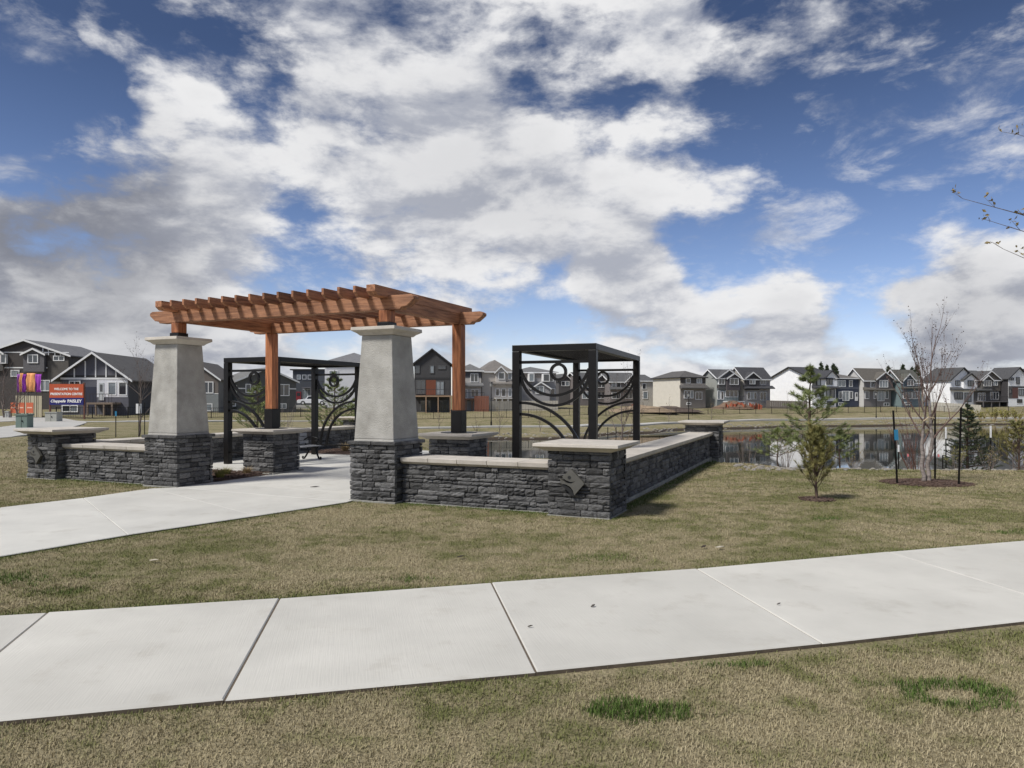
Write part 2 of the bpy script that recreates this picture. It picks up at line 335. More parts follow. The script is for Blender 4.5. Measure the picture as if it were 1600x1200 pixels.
# ------------------------------------------------------------------ terrain
WATER = -3.0
PROF = [(-1500, [(0,0),(30,0),(55,-.45),(74,-.75),(80,-.5),(86,-.2),(100,.2),(150,1),(400,3),(900,5)]),
 (150, [(0,0),(30,0),(55,-.45),(74,-.75),(80,-.5),(86,-.2),(100,.2),(150,1),(400,3),(900,5)]),
 (500, [(0,0),(27,0),(50,-.6),(80,-1.0),(84,-1.0),(95,-.7),(105,-.4),(120,0),(400,3),(900,5)]),
 (650, [(0,0),(25.5,0),(40,-1.5),(60,-2.2),(72,-2.4),(84,-2.3),(92,-2.1),(105,-1.45),(114,-.6),(400,3),(900,5)]),
 (720, [(0,0),(20.5,0),(26,-.8),(34,-1.9),(44,-3.05),(52,-3.6),(74,-3.6),(79,-3.05),(81,-2.85),(93,-2.15),(106,-1.5),(115,-.6),(400,3),(900,5)]),
 (900, [(0,0),(20.3,0),(26,-.8),(34,-1.9),(44,-3.05),(52,-3.8),(75,-3.8),(80.5,-3.05),(82.5,-2.8),(97,-2.2),(109,-1.5),(118,-.5),(400,3),(900,5)]),
 (1000, [(0,0),(21,0),(27,-.8),(34,-1.9),(44,-3.05),(55,-4),(88,-3.9),(94,-3.05),(96,-2.8),(106,-2.4),(118,-1.6),(128,-.6),(400,3.5),(900,6)]),
 (1100, [(0,0),(21.8,0),(30,-1.4),(40,-2.6),(46,-3.0),(55,-4),(99,-3.9),(105,-3.05),(107,-2.75),(117,-2.25),(127,-1.45),(137,-.4),(400,3.5),(900,6)]),
 (1145, [(0,0),(18.6,0),(25,-1.0),(40,-2.6),(46,-3.0),(55,-4),(103,-3.9),(109,-3.05),(111,-2.72),(121,-2.2),(131,-1.4),(141,-.3),(400,3.5),(900,6)]),
 (1300, [(0,0),(17,0),(22,-.8),(40,-2.6),(46,-3.02),(55,-4),(112,-3.9),(117.5,-3.05),(119.5,-2.7),(129,-2.3),(139,-1.4),(148,-.2),(400,4),(900,6)]),
 (1600, [(0,0),(16.7,0),(22,-.8),(40,-2.6),(46,-3.02),(55,-4),(120,-3.9),(126,-3.05),(128,-2.65),(135,-2.3),(143,-1.4),(152,-.2),(400,4),(900,6)]),
 (3200, [(0,0),(16.7,0),(22,-.8),(40,-2.6),(46,-3.02),(55,-4),(120,-3.9),(126,-3.05),(128,-2.65),(135,-2.3),(143,-1.4),(152,-.2),(400,4),(900,6)])]
_pc = np.array([p[0] for p in PROF], float)
def terrain(X, Y):
    X = np.asarray(X, float); Y = np.asarray(Y, float)
    Yc = np.maximum(Y, 1e-3); px = np.clip(800+F*X/Yc, _pc[0], _pc[-1])
    zs = np.stack([np.interp(Y, [q[0] for q in pr], [q[1] for q in pr]) for _, pr in PROF])
    k = np.clip(np.searchsorted(_pc, px)-1, 0, len(_pc)-2)
    t = (px-_pc[k])/(_pc[k+1]-_pc[k]); t = t*t*(3-2*t)
    z0 = np.take_along_axis(zs, k[None], 0)[0]; z1 = np.take_along_axis(zs, k[None]+1, 0)[0]
    z = z0*(1-t)+z1*t
    return z
def tz(X, Y): return float(terrain(np.array([X]), np.array([Y]))[0])
def onground(px, Y):
    X = (px-800)/F*Y; return Vector((X, Y, tz(X, Y)))
def build_ground():
    def axis(a0, fine0, fine1, b1, st, mid1=None):
        pts = list(np.arange(fine0, fine1, st)); s = st; x = fine1
        while x < b1: pts.append(x); s *= 1.06; x += s
        pts.append(b1); s = st; x = fine0-st; lo = []
        while x > a0: lo.append(x); s *= 1.06; x -= s
        lo.append(a0); return np.array(sorted(lo)+pts)
    xs = axis(-1100, -60, 120, 1100, 1.0); ys = axis(-120, 0, 165, 1200, .8)
    X, Y = np.meshgrid(xs, ys); nx, ny = len(xs), len(ys)
    Z = terrain(X.ravel(), Y.ravel())
    far = (Y.ravel() > 26)
    nz = np.array([mnoise.fractal(Vector((x*.15, y*.15, 0)), 1, 2, 4) if f else 0 for x, y, f in zip(X.ravel(), Y.ravel(), far)])
    Z = Z+nz*.08
    me = bpy.data.meshes.new('ground'); me.vertices.add(nx*ny)
    me.vertices.foreach_set('co', np.stack([X.ravel(), Y.ravel(), Z], 1).ravel())
    i = np.arange((nx-1)*(ny-1)); r, c = i//(nx-1), i % (nx-1); a = r*nx+c
    q = np.stack([a, a+1, a+nx+1, a+nx], 1)
    me.loops.add(len(q)*4); me.loops.foreach_set('vertex_index', q.ravel()); me.polygons.add(len(q))
    me.polygons.foreach_set('loop_start', np.arange(len(q))*4); me.polygons.foreach_set('use_smooth', [True]*len(q))
    me.materials.append(M['ground']); me.update(calc_edges=True)
    tag(obj('ground', me), 'straw coloured spring lawn with green patches', None, kind='structure')
build_ground()
b = MB(); b.add([(-60,36,WATER),(200,36,WATER),(200,140,WATER),(-60,140,WATER)], [(0,1,2,3)])
tag(b.build('pond_water', M['water']), 'still pond reflecting the houses', None, kind='structure')

# ------------------------------------------------------------------ plaza frame (turned 24 degrees)
TH = R(24); U = Vector((math.cos(TH), -math.sin(TH), 0)); V = Vector((math.sin(TH), math.cos(TH), 0))
P0 = Vector((-1.88, 11.37, 0))-2.86*U
def PL(a, v, z=0): return P0+a*U+v*V+Vector((0,0,z))
def to_av(p): d = Vector((p.x, p.y, 0))-P0; return d.dot(U), d.dot(V)

def slab(name, quad, parent, z1, th, border=.06, mats=None, inset=.005):
    """quad: near-left, near-right, far-right, far-left ground points"""
    q = [Vector((p.x, p.y)) for p in quad]; c = sum(q, Vector((0,0)))/4
    q = [p+(c-p).normalized()*inset*1.5 for p in q]
    e = (q[1]-q[0]).normalized(); 
    def inset_pts(d):
        out = []
        for i in range(4):
            p, a, b_ = q[i], (q[i-1]-q[i]).normalized(), (q[(i+1) % 4]-q[i]).normalized()
            s = abs(a.x*b_.y-a.y*b_.x); out.append(p+(a+b_)*(d/max(s, .3)))
        return out
    rim = inset_pts(.008); inn = inset_pts(border)
    vs = [(p.x, p.y, z1-th) for p in q]+[(p.x, p.y, z1-.008) for p in q]+[(p.x, p.y, z1) for p in rim]+[(p.x, p.y, z1) for p in inn]
    fs, mi = [], []
    for k, m_ in ((0,2),(4,1),(8,1)):
        for i in range(4): j = (i+1) % 4; fs.append((k+i, k+j, k+4+j, k+4+i)); mi.append(m_)
    fs.append((12,13,14,15)); mi.append(0)
    me = bpy.data.meshes.new(name); me.from_pydata(vs, [], fs); uv = me.uv_layers.new()
    for l in me.loops:
        v = me.vertices[l.vertex_index].co; d = Vector((v.x, v.y))-q[0]; uv.data[l.index].uv = (d.dot(e), d.dot(Vector((-e.y, e.x))))
    for m_ in (*(mats or (M['broom'], M['trowel'])), M['joint']): me.materials.append(m_)
    me.polygons.foreach_set('material_index', mi); me.update(); return obj(name, me, parent)
# foreground pavement
SW_FAR = [(-620,1003),(-270,983),(75,962.5),(437,940),(768,915),(1088,893),(1388,866),(1720,838),(2060,815),(2420,796)]
SW_NEAR = [(-1060,1255),(-620,1215),(-150,1150),(350,1102),(838,1057),(1285,1012),(1700,965),(2150,920),(2600,880),(3050,850)]
pav = bpy.data.objects.new('pavement', None); COL.objects.link(pav); tag(pav, 'pale broomed concrete pavement of large slabs', None, kind='structure')
swf = [gp(*p) for p in SW_FAR]; swn = [gp(*p) for p in SW_NEAR]
for i in range(len(swf)-1):
    slab('slab', [swn[i], swn[i+1], swf[i+1], swf[i]], pav, .032+random.uniform(-.004,.004), .16)
for i in range(1, len(swf)-1):
    a_, b_ = swn[i], swf[i]; b = MB(); d_ = (b_-a_); a_ = a_+d_*.004; b.bar((a_.x, a_.y, .008), (b_.x, b_.y, .008), .03, .03); b.build('joint_filler', M['joint'], pav)
# entrance path and plaza floor
pn = [gp(-700,985), gp(-300,925), gp(0,872), gp(200,838), gp(400,808), gp(545,786)+Vector((-.02,.0,0))]
pf = [gp(-1100,912), gp(-560,850), gp(0,795), gp(130,780), gp(250,766)+Vector((-.2,.1,0)), PL(-1.97,.02)]
pn.append(PL(1.97, .75)); pf.append(PL(-1.97,.75))
walk = bpy.data.objects.new('entrance_path', None); COL.objects.link(walk); tag(walk, 'wide concrete path leading into the plaza', None, kind='structure')
for i in range(len(pn)-1):
    slab('slab', [pn[i], pn[i+1], pf[i+1], pf[i]], walk, .022+.0015*(i % 2), .12, .02, (M['floor'], M['floor']), .0015)
fl = bpy.data.objects.new('plaza_floor', None); COL.objects.link(fl); tag(fl, 'concrete plaza floor inside the stone seat walls', None, kind='structure')
av_ = [-5.5,-3.7,-1.9,0,1.9,3.7,5.5]; vv_ = [.75,2.6,4.45,6.3,8.15,10.0,11.9]
for i in range(6):
    for j in range(6):
        if j >= (4 if i > 1 else 5): continue
        q = [PL(av_[i],vv_[j]), PL(av_[i+1],vv_[j]), PL(av_[i+1],vv_[j+1]), PL(av_[i],vv_[j+1])]
        slab('slab', q, fl, .022+.002*((i+j) % 2), .12, .03, (M['floor'], M['trowel']), .002)

# ------------------------------------------------------------------ ledgestone cladding
def stone_mesh(k):
    rr = random.Random(100+k); nx, nz = 4, 3; vs = []; fs = []
    g = lambda i, j: j*(nx+1)+i
    for j in range(nz+1):
        for i in range(nx+1):
            ed = (i in (0, nx))+(j in (0, nz))
            y = -1+(.26 if ed == 1 else .40 if ed == 2 else 0)*rr.uniform(.5,1.1)+(rr.uniform(-.08,.20) if not ed else 0)
            x = -.5+i/nx+(rr.uniform(-.05,.05) if 0 < i < nx else rr.uniform(-.012,.012)); z = -.5+j/nz+(rr.uniform(-.09,.09) if 0 < j < nz else rr.uniform(-.05,.03))
            vs.append((x, y, z))
    for j in range(nz):
        for i in range(nx): fs.append((g(i,j), g(i+1,j), g(i+1,j+1), g(i,j+1)))
    o = len(vs); vs += [(-.5,0,-.5),(.5,0,-.5),(.5,0,.5),(-.5,0,.5)]
    fs.append(tuple([o, o+1]+[g(i,0) for i in range(nx,-1,-1)])); fs.append(tuple([o+2, o+3]+[g(i,nz) for i in range(nx+1)]))
    fs.append(tuple([o+3, o]+[g(0,j) for j in range(nz+1)])); fs.append(tuple([o+1, o+2]+[g(nx,j) for j in range(nz,-1,-1)]))
    me = bpy.data.meshes.new('stone'); me.from_pydata(vs, [], fs); me.materials.append(M['stone']); me.update(); return me
STONES = [stone_mesh(k) for k in range(16)]
SV = [([tuple(v.co) for v in m.vertices], [tuple(p.vertices) for p in m.polygons]) for m in STONES]
def clad(parent, x0, x1, y0, y1, z0, z1, shown='fr', hidden='lb', dep=.075, limit=300):
    b = MB(); i_ = dep-.012; b.box(x0+i_, x1-i_, y0+i_, y1-i_, z0, z1-.003); b.build('core', M['core'], parent)
    stuff = MB(); cand = []; W_ = Matrix.Translation(parent.location) @ Matrix.Rotation(parent.rotation_euler.z, 4, 'Z')
    for f in shown+hidden:
        L_ = (x1-x0) if f in 'fb' else (y1-y0-2*dep)
        rz = {'f': 0, 'r': math.pi/2, 'l': -math.pi/2, 'b': math.pi}[f]
        org = {'f': Vector((x0,y0+dep,0)), 'r': Vector((x1-dep,y0+dep,0)), 'l': Vector((x0+dep,y1-dep,0)), 'b': Vector((x1,y1-dep,0))}[f]
        d = {'f': Vector((1,0,0)), 'r': Vector((0,1,0)), 'l': Vector((0,-1,0)), 'b': Vector((-1,0,0))}[f]
        z = z0
        while z < z1-.02:
            h = random.choice((.06,.075,.085,.095,.11)); h = min(h, z1-z)
            if z1-z-h < .045: h = z1-z
            t = 0
            while t < L_-.01:
                l = random.uniform(.10,.29)*(1.15 if h > .08 else .95); l = min(l, L_-t)
                if L_-t-l < .08: l = L_-t
                k = random.randrange(16); pr = dep*random.uniform(.82,1.32)
                parts = [(0, h)] if h < .095 or random.random() < .66 or l > .24 else [(0, h*.48), (h*.48, h*.52)]
                for dz, hh in parts:
                    p = org+d*(t+l/2)+Vector((0,0,z+dz+hh/2)); sc = (l-.009, pr, hh-.009)
                    if f in shown: cand.append(((W_ @ p).length, len(cand), k, p, rz, sc))
                    else:
                        mt = Matrix.Translation(p) @ Matrix.Rotation(rz, 4, 'Z') @ Matrix.Diagonal((*sc, 1))
                        stuff.add([mt @ Vector(v) for v in SV[k][0]], SV[k][1])
                t += l
            z += h
    for n_, (_, _, k, p, rz, sc) in enumerate(sorted(cand, key=lambda q: q[:2])):
        if n_ < limit: obj('stone', STONES[k], parent, p, rz, sc)
        else:
            mt = Matrix.Translation(p) @ Matrix.Rotation(rz, 4, 'Z') @ Matrix.Diagonal((*sc, 1)); stuff.add([mt @ Vector(v) for v in SV[k][0]], SV[k][1])
    if stuff.v: stuff.build('stone_facing', M['stone'], parent)['kind'] = 'stuff'
def footing(parent, x0, x1, y0, y1, h=.055, o=.018):
    b = MB(); b.box(x0-o, x1+o, y0-o, y1+o, -.15, h); b.build('footing', M['footing'], parent, bevel=.008)
def cap_block(parent, half, z, name='capstone', over=.17, th=.11):
    b = MB(); b.frustum(half+.035, half+over*.45, z, z+th*.30); b.frustum(half+over*.45, half+over, z+th*.30, z+th*.62); b.frustum(half+over, half+over, z+th*.62, z+th)
    b2 = MB(); p = [half+.035, half+over*.5, half+over, half+over-.004]; zz = [z, z+th*.28, z+th*.60, z+th]
    vs = []; 
    for a, h in zip(p, zz): vs += [(x*a, y*a, h) for x, y in ((-1,-1),(1,-1),(1,1),(-1,1))]
    fs = [(3,2,1,0),(12,13,14,15)]+[(k*4+i, k*4+(i+1) % 4, k*4+4+(i+1) % 4, k*4+4+i) for k in range(3) for i in range(4)]
    b2.add(vs, fs); return b2.build(name, M['capstone'], parent, bevel=.006)
ROT = -TH
def emblem(parent, y, cx, cz):
    """diamond plate with a leaning figure; millimetres from the photograph's outline"""
    s = .0089/4*1.02
    def pt(x, z): return (cx+(x-482)*s, cz-(z-466)*s)
    pl = [(415,432),(475,380),(562,468),(495,545),(487,514),(470,493),(442,479),(408,474),(400,440),(420,455),(442,468),(475,472),(504,456),(472,462),(442,453)]
    b = MB(); b.prism([pt(*p) for p in pl], 'y', y-.05, y); e = b.build('emblem', M['bronze'], parent)
    cr = [(403,484),(432,484),(462,498),(481,518),(492,553),(470,546),(452,522),(430,502)]
    b = MB(); b.prism([pt(*p) for p in cr], 'y', y-.035, y); b.build('dark_crescent', M['bronze_dark'], e)
    b = MB(); c = pt(464,434); b.prism([(c[0]+.024*math.cos(t*.3927), c[1]+.024*math.sin(t*.3927)) for t in range(16)], 'y', y-.054, y-.048); b.build('round_head', M['bronze_dark'], e)

PIER = .93
def pier(a, v, label, shown, emb):
    t = thing('stone_pier', label, 'stone pier', PL(a, v), ROT, 'low stone piers at the plaza corners'); h = PIER/2
    footing(t, -h, h, -h, h, .012, .008); clad(t, -h, h, -h, h, .012, .94, shown, ''.join(c for c in 'frlb' if c not in shown)); cap_block(t, h, .94)
    if emb: emblem(t, -h-.03, -.06, .50)
A_P, V_F = 5.945, 11.265
pier(A_P, .465, 'dark stone pier with pale cap and bronze emblem, beside the small pine lawn', 'fr', True)
pier(-A_P, .465, 'dark stone pier with bronze emblem beside the curving far path', 'fr', True)
pier(A_P, V_F, 'dark stone pier by the pond where the long seat wall ends', 'fr', False)
pier(-A_P, V_F, 'stone pier at the garden end of the inner seat wall, mostly hidden', 'fr', False)

def seat_wall(label, a0, a1, v0, v1, shown, capsplit):
    c = PL((a0+a1)/2, (v0+v1)/2); t = thing('seat_wall', label, 'seat wall', c, ROT, 'low stone seat walls round the plaza')
    hx, hy = (a1-a0)/2, (v1-v0)/2
    footing(t, -hx, hx, -hy, hy, .06 if hy > hx else .012, .03 if hy > hx else .006); clad(t, -hx, hx, -hy, hy, .057 if hy > hx else .011, .635, shown, ''.join(q for q in 'frlb' if q not in shown and ((q in 'fb') == (hx > hy))))
    prof = lambda w: [(-w+.0,.637),(w,.637),(w+.055,.675),(w+.065,.74),(-w-.065,.74),(-w-.055,.675)]
    n = max(1, round((hx if hx > hy else hy)*2/capsplit)); 
    for i in range(n):
        b = MB()
        if hx > hy: x0, x1 = -hx+2*hx*i/n+.004, -hx+2*hx*(i+1)/n-.004; b.prism(prof(hy), 'x', x0, x1)
        else: x0, x1 = -hy+2*hy*i/n+.004, -hy+2*hy*(i+1)/n-.004; b.prism(prof(hx), 'y', x0, x1)
        b.build('cap_slab', M['capstone'], t, bevel=.005)
seat_wall('short stone seat wall between the bare concrete column and the emblem pier by the lawn', 2.87, 5.47, .2, .75, 'f', .575)
seat_wall('short stone seat wall beside the far path, between pier and concrete column', -5.47, -2.87, .2, .75, 'f', .64)
seat_wall('long stone seat wall running along the lawn to the pond pier', 5.65, 6.2, .94, 10.79, 'r', .9)
seat_wall('long stone seat wall behind the bench, garden side', -6.2, -5.65, .94, 10.79, 'r', .9)

# ------------------------------------------------------------------ columns and pedestals
CW = .88
def post_sleeve(t, z0, z1, w=.235):
    b = MB(); b.box(-w/2, w/2, -w/2, w/2, z0, z1); b.build('post_sleeve', M['black'], t, bevel=.006)
def column(a, v, label):
    t = thing('gate_column', label, 'column', PL(a, v), ROT, 'tapered concrete columns flanking the path'); h = CW/2
    footing(t, -h, h, -h, h, .03, .012); clad(t, -h, h, -h, h, .028, .935, 'fr', 'lb')
    # ledge stones
    for k in range(2):
        for s in (-1, 1):
            for sx in ((-1, 1)):
                b = MB(); l = h+.03
                if k == 0: b.box(min(0, sx*l)+.004, max(0, sx*l)-.004, s*l-.22 if s > 0 else -l, l if s > 0 else -l+.22, .937, .995)
                else: b.box(s*l-.2 if s > 0 else -l, l if s > 0 else -l+.2, min(0, sx*(l-.225))+.004, max(0, sx*(l-.225))-.004, .937, .993)
                b.build('ledge_stone', M['stone'], t, bevel=.012)
    b = MB(); b.box(-h+.1, h-.1, -h+.1, h-.1, .937, .985); b.build('bed', M['core'], t)
    b = MB(); b.frustum(.395, .385, .975, 1.03); b.frustum(.385, .297, 1.03, 2.735); b.build('tapered_shaft', M['concrete'], t, bevel=.012)
    cap_block(t, .285, 2.736, 'capstone', .145, .135)
    post_sleeve(t, 2.872, 2.97)
column(2.42, .44, 'tapered bare concrete column on dark stone beside the lawn seat wall')
column(-2.42, .44, 'tapered bare concrete column on dark stone beside the mulch bed')
VB = 2.98
def pedestal(a, v, label):
    t = thing('post_pedestal', label, 'pedestal', PL(a, v), ROT, 'stone pedestals under the rear timber posts'); h = CW/2
    footing(t, -h, h, -h, h, .05, .06); clad(t, -h, h, -h, h, .048, .895, 'fr', 'lb'); cap_block(t, h, .896)
    b = MB(); b.prism([(.36*math.cos(i*math.pi/16), .36*math.sin(i*math.pi/16)) for i in range(32)], 'z', 1.006, 1.016); b.build('base_plate', M['bronze_dark'], t)
    post_sleeve(t, 1.016, 1.45)
pedestal(2.42, VB, 'dark stone pedestal in front of the pond carrying a timber post')
pedestal(-2.42, VB, 'dark stone pedestal beside the bench carrying a timber post')

# ------------------------------------------------------------------ timber pergola
def beam_profile(x0, x1, z0, z1):
    """cut ends: top corner clipped, stepped lower corner"""
    h = z1-z0
    return [(x0+.27,z0),(x1-.27,z0),(x1-.24,z0+.035),(x1-.14,z0+.05),(x1-.0,z0+h*.66),(x1-.0,z0+h*.86),(x1-.06,z1),(x0+.06,z1),(x0,z0+h*.86),(x0,z0+h*.66),(x0+.14,z0+.05),(x0+.24,z0+.035)]
def timber_pergola():
    t = thing('timber_pergola', 'red brown timber pergola with many rafters over the path', 'pergola', PL(0, 0), ROT)
    pw = .1
    ZB, ZT = 3.15, 3.41
    for a, v, z0 in ((-2.42,.44,2.972),(2.42,.44,2.972),(-2.42,VB,1.452),(2.42,VB,1.452)):
        b = MB(); b.box(-pw, pw, -pw, pw, 0, ZB+.02-z0); b.build('post', M['wood'], t, bevel=.01).location = (a, v, z0)
    for v in (.44, VB):
        b = MB(); b.prism(beam_profile(-3.12, 3.0, ZB+.022, ZT), 'y', v-.09, v+.09); b.build('beam', M['wood_x'], t, bevel=.008)
    for a in (-2.42, 2.42):
        b = MB(); b.box(a-.075, a+.075, .535, VB-.095, ZB+.03, ZT-.03); b.build('side_beam', M['wood_y'], t, bevel=.008)
    n = 16
    for i in range(n):
        a = -2.42+4.84*i/(n-1); w = .085 if i in (0, n-1) else .04
        b = MB(); y0, y1 = .44-.47, VB+.42
        z0, z1 = ZT-.035, ZT+.135
        pr = [(y0,z0+.06),(y0+.08,z0+.0),(.44-.094,z0),(.44-.094,ZT+.003),(.44+.094,ZT+.003),(.44+.094,z0),(VB-.094,z0),(VB-.094,ZT+.003),(VB+.094,ZT+.003),(VB+.094,z0),(y1-.08,z0),(y1,z0+.06),(y1,z1),(y0,z1)]
        b.prism(pr, 'x', -w, w) if w > .05 else b.prism(pr, 'x', -w/1.6, w/1.6)
        o = b.build('rafter', M['wood_y'], t, bevel=.004); o.location.x = a
timber_pergola()

# ------------------------------------------------------------------ black steel arbours
def arc_pts(cx, cz, r, a0, a1, n=22): return [(cx+r*math.cos(a0+(a1-a0)*i/n), cz+r*math.sin(a0+(a1-a0)*i/n)) for i in range(n+1)]
def flat_arc(b, pts, y, w=.032, d=.05):
    """rectangular bar following a curve in the x-z plane"""
    vs = []; k = len(pts)
    for i, (x, z) in enumerate(pts):
        a, c = pts[max(0,i-1)], pts[min(k-1,i+1)]; tx, tz_ = c[0]-a[0], c[1]-a[1]; l = math.hypot(tx, tz_); nx, nz = -tz_/l, tx/l
        for s, yy in ((1,-d/2),(1,d/2),(-1,d/2),(-1,-d/2)): vs.append((x+nx*w/2*s, y+yy, z+nz*w/2*s))
    fs = [(i*4+j, i*4+(j+1) % 4, i*4+4+(j+1) % 4, i*4+4+j) for i in range(k-1) for j in range(4)]+[(0,1,2,3),(k*4-1,k*4-2,k*4-3,k*4-4)]
    b.add(vs, fs)
def arbour(loc, rz, Wd, Dp, Hh, label):
    t = thing('steel_arbour', label, 'arbour', loc, rz, 'black steel arbours'); pw = .075
    for x in (pw, Wd-pw):
        for y in (pw, Dp-pw):
            b = MB(); b.box(x-pw, x+pw, y-pw, y+pw, .0, Hh-.123); b.build('post', M['black'], t, bevel=.006)
    for y in (0, Dp-.15): b = MB(); b.box(0, Wd, y, y+.15, Hh-.12, Hh); b.build('roof_beam', M['black'], t, bevel=.006)
    for x in (0, Wd-.15): b = MB(); b.box(x+.001, x+.149, .152, Dp-.152, Hh-.12, Hh-.001); b.build('roof_beam', M['black'], t, bevel=.006)
    n = int((Dp-.3)/.21)
    for i in range(n):
        y = .2+(Dp-.4)*i/(n-1); b = MB(); b.box(.152, Wd-.152, y-.014, y+.014, Hh-.075, Hh-.012); b.build('roof_slat', M['black'], t)
    x0, x1 = 2*pw, Wd-2*pw; L_ = x1-x0; cx = (x0+x1)/2
    for y in (pw, Dp-pw):
        top = Hh-.33
        b = MB(); b.box(x0-.01, x1+.01, y-.02, y+.02, top-.028, top+.028); b.build('top_rail', M['black'], t)
        b = MB(); b.box(x0-.01, x1+.01, y-.02, y+.02, .28, .32); b.build('bottom_rail', M['black'], t)
        r = .145
        b = MB(); flat_arc(b, arc_pts(cx+.06*L_*(1 if y < 1 else -1), top-.05-r, r, 0, 2*math.pi, 32), y, .052, .06); b.build('ring', M['black'], t)
        # two hanging arcs: circles through the posts
        for drop, sag in ((.14,.50),(.27,.56)):
            rr_ = ((L_/2)**2+sag**2)/(2*sag); cz = top-drop-sag+rr_; a = math.asin(min(1, L_/2/rr_)); a = a if sag < L_/2 else math.pi-a
            b = MB(); flat_arc(b, arc_pts(cx, cz, rr_, -math.pi/2-a, -math.pi/2+a), y, .052, .06); b.build('hanging_arc', M['black'], t)
        # quarter arcs rising from the foot of one post to the other posts
        for rx, rzv in ((min(L_*.97, 1.28), 1.27),(1.05, 1.05)):
            pts = [(x0+rx*math.sin(q*math.pi/2/18), .32+rzv*math.cos(q*math.pi/2/18)) for q in range(19)]
            if y > 1: pts = [(x0+x1-x, z) for x, z in pts]
            b = MB(); flat_arc(b, pts, y, .052, .06); b.build('rising_arc', M['black'], t)
arbour(Vector((.0, 13.72, .02)), -R(20.5), 1.66, 4.5, 2.70, 'black steel arbour with arcs and ring, behind the lawn side seat walls')
arbour(PL(-4.85, 3.9, .02), ROT, 1.72, 3.5, 2.70, 'black steel arbour with arcs standing over the bench')

# ------------------------------------------------------------------ bench
def bench():
    t = thing('park_bench', 'park bench with pale grey slats and black scrolled arms', 'bench', PL(-3.48, 4.3, .022), ROT+math.pi/2)
    # local x along the bench, y towards its back
    Ln = 1.75; s = .86
    for i in range(4): b = MB(); y = .02+i*.115; b.box(.0, Ln, y, y+.095, .425*s, .455*s); b.build('seat_slat', M['slat'], t, bevel=.006)
    for i in range(4):
        z = .50*s+i*.10; y = .46+i*.03; b = MB(); b.box(0, Ln, y, y+.03, z, z+.085); b.build('back_slat', M['slat'], t, bevel=.006)
    for x in (.12, Ln-.12):
        b = MB()
        b.tube([(x,.06,.40*s),(x,.10,.25*s),(x,.04,.12*s),(x,.0,.03),(x,-.05,.02),(x,-.07,.05),(x,-.04,.07)], .024)
        b.tube([(x,.40,.40*s),(x,.36,.25*s),(x,.44,.12*s),(x,.50,.03),(x,.55,.02),(x,.57,.05),(x,.54,.07)], .024)
        b.tube([(x,.02,.41*s),(x,.25,.39*s),(x,.44,.41*s),(x,.52,.62*s),(x,.60,.95*s)], .024); b.build('leg_frame', M['black'], t, True)
        b = MB(); pts = [(x,.50,.62*s),(x,.38,.70*s),(x,.2,.71*s),(x,.06,.68*s),(x,.02,.62*s),(x,.05,.57*s),(x,.1,.58*s),(x,.1,.62*s)]
        b.tube(pts, .022); b.tube([(x,.04,.44*s),(x,.10,.52*s),(x,.06,.60*s)], .018); b.build('arm_rest', M['black'], t, True)
bench()

# ------------------------------------------------------------------ vegetation builders
def grow(b, p, d, L_, r, lev, rr, tips, spread=.55, up=.25, kids=(3,4), shrink=.62, mat_i=0, seg=5, gnarl=.12):
    pts = [p.copy()]; rad = [r]; q = p.copy(); dd = d.normalized()
    for i in range(seg):
        dd = (dd+Vector((rr.uniform(-1,1), rr.uniform(-1,1), rr.uniform(-1,1)))*gnarl+Vector((0,0,up*.12))).normalized()
        q = q+dd*(L_/seg); pts.append(q.copy()); rad.append(r*(1-.62*(i+1)/seg))
    b.tube(pts, rad, 7 if lev > 1 else 5 if lev else 4, False, mat_i)
    if lev == 0: tips += [(pts[k], dd) for k in range(2, seg+1)]; return
    n = rr.randint(*kids)
    for k in range(n):
        f = rr.uniform(.35, .98); i = min(seg-1, int(f*seg)); base = pts[i].lerp(pts[i+1], f*seg-i)
        ang = rr.uniform(0, 2*math.pi); side = Vector((math.cos(ang), math.sin(ang), rr.uniform(-.1,.5)))
        nd = (dd*(1-spread)+side*spread+Vector((0,0,up))).normalized()
        grow(b, base, nd, L_*shrink*rr.uniform(.75,1.15), max(.0022, rad[i]*.58), lev-1, rr, tips, spread, up, kids, shrink, mat_i, seg, gnarl)
    grow(b, pts[-1], dd, L_*shrink, max(.0022, rad[-1]), lev-1, rr, tips, spread, up, kids, shrink, mat_i, seg, gnarl)
def leaves(b, tips, rr, size, n, jit=.04):
    for p, d in tips:
        for _ in range(int(n)+int(rr.random() < n-int(n))):
            c = p+Vector((rr.uniform(-jit,jit), rr.uniform(-jit,jit), rr.uniform(-jit,jit))); s = size*rr.uniform(.6,1.3)
            a = Vector((rr.uniform(-1,1), rr.uniform(-1,1), rr.uniform(-.2,1.2))).normalized(); w = a.cross(Vector((rr.uniform(-1,1), rr.uniform(-1,1), rr.uniform(-1,1)))).normalized()*s*.28
            nrm = a.cross(w).normalized()*s*.08
            b.add([c, c+a*s*.5+w+nrm, c+a*s, c+a*s*.5-w+nrm], [(0,1,2,3)])
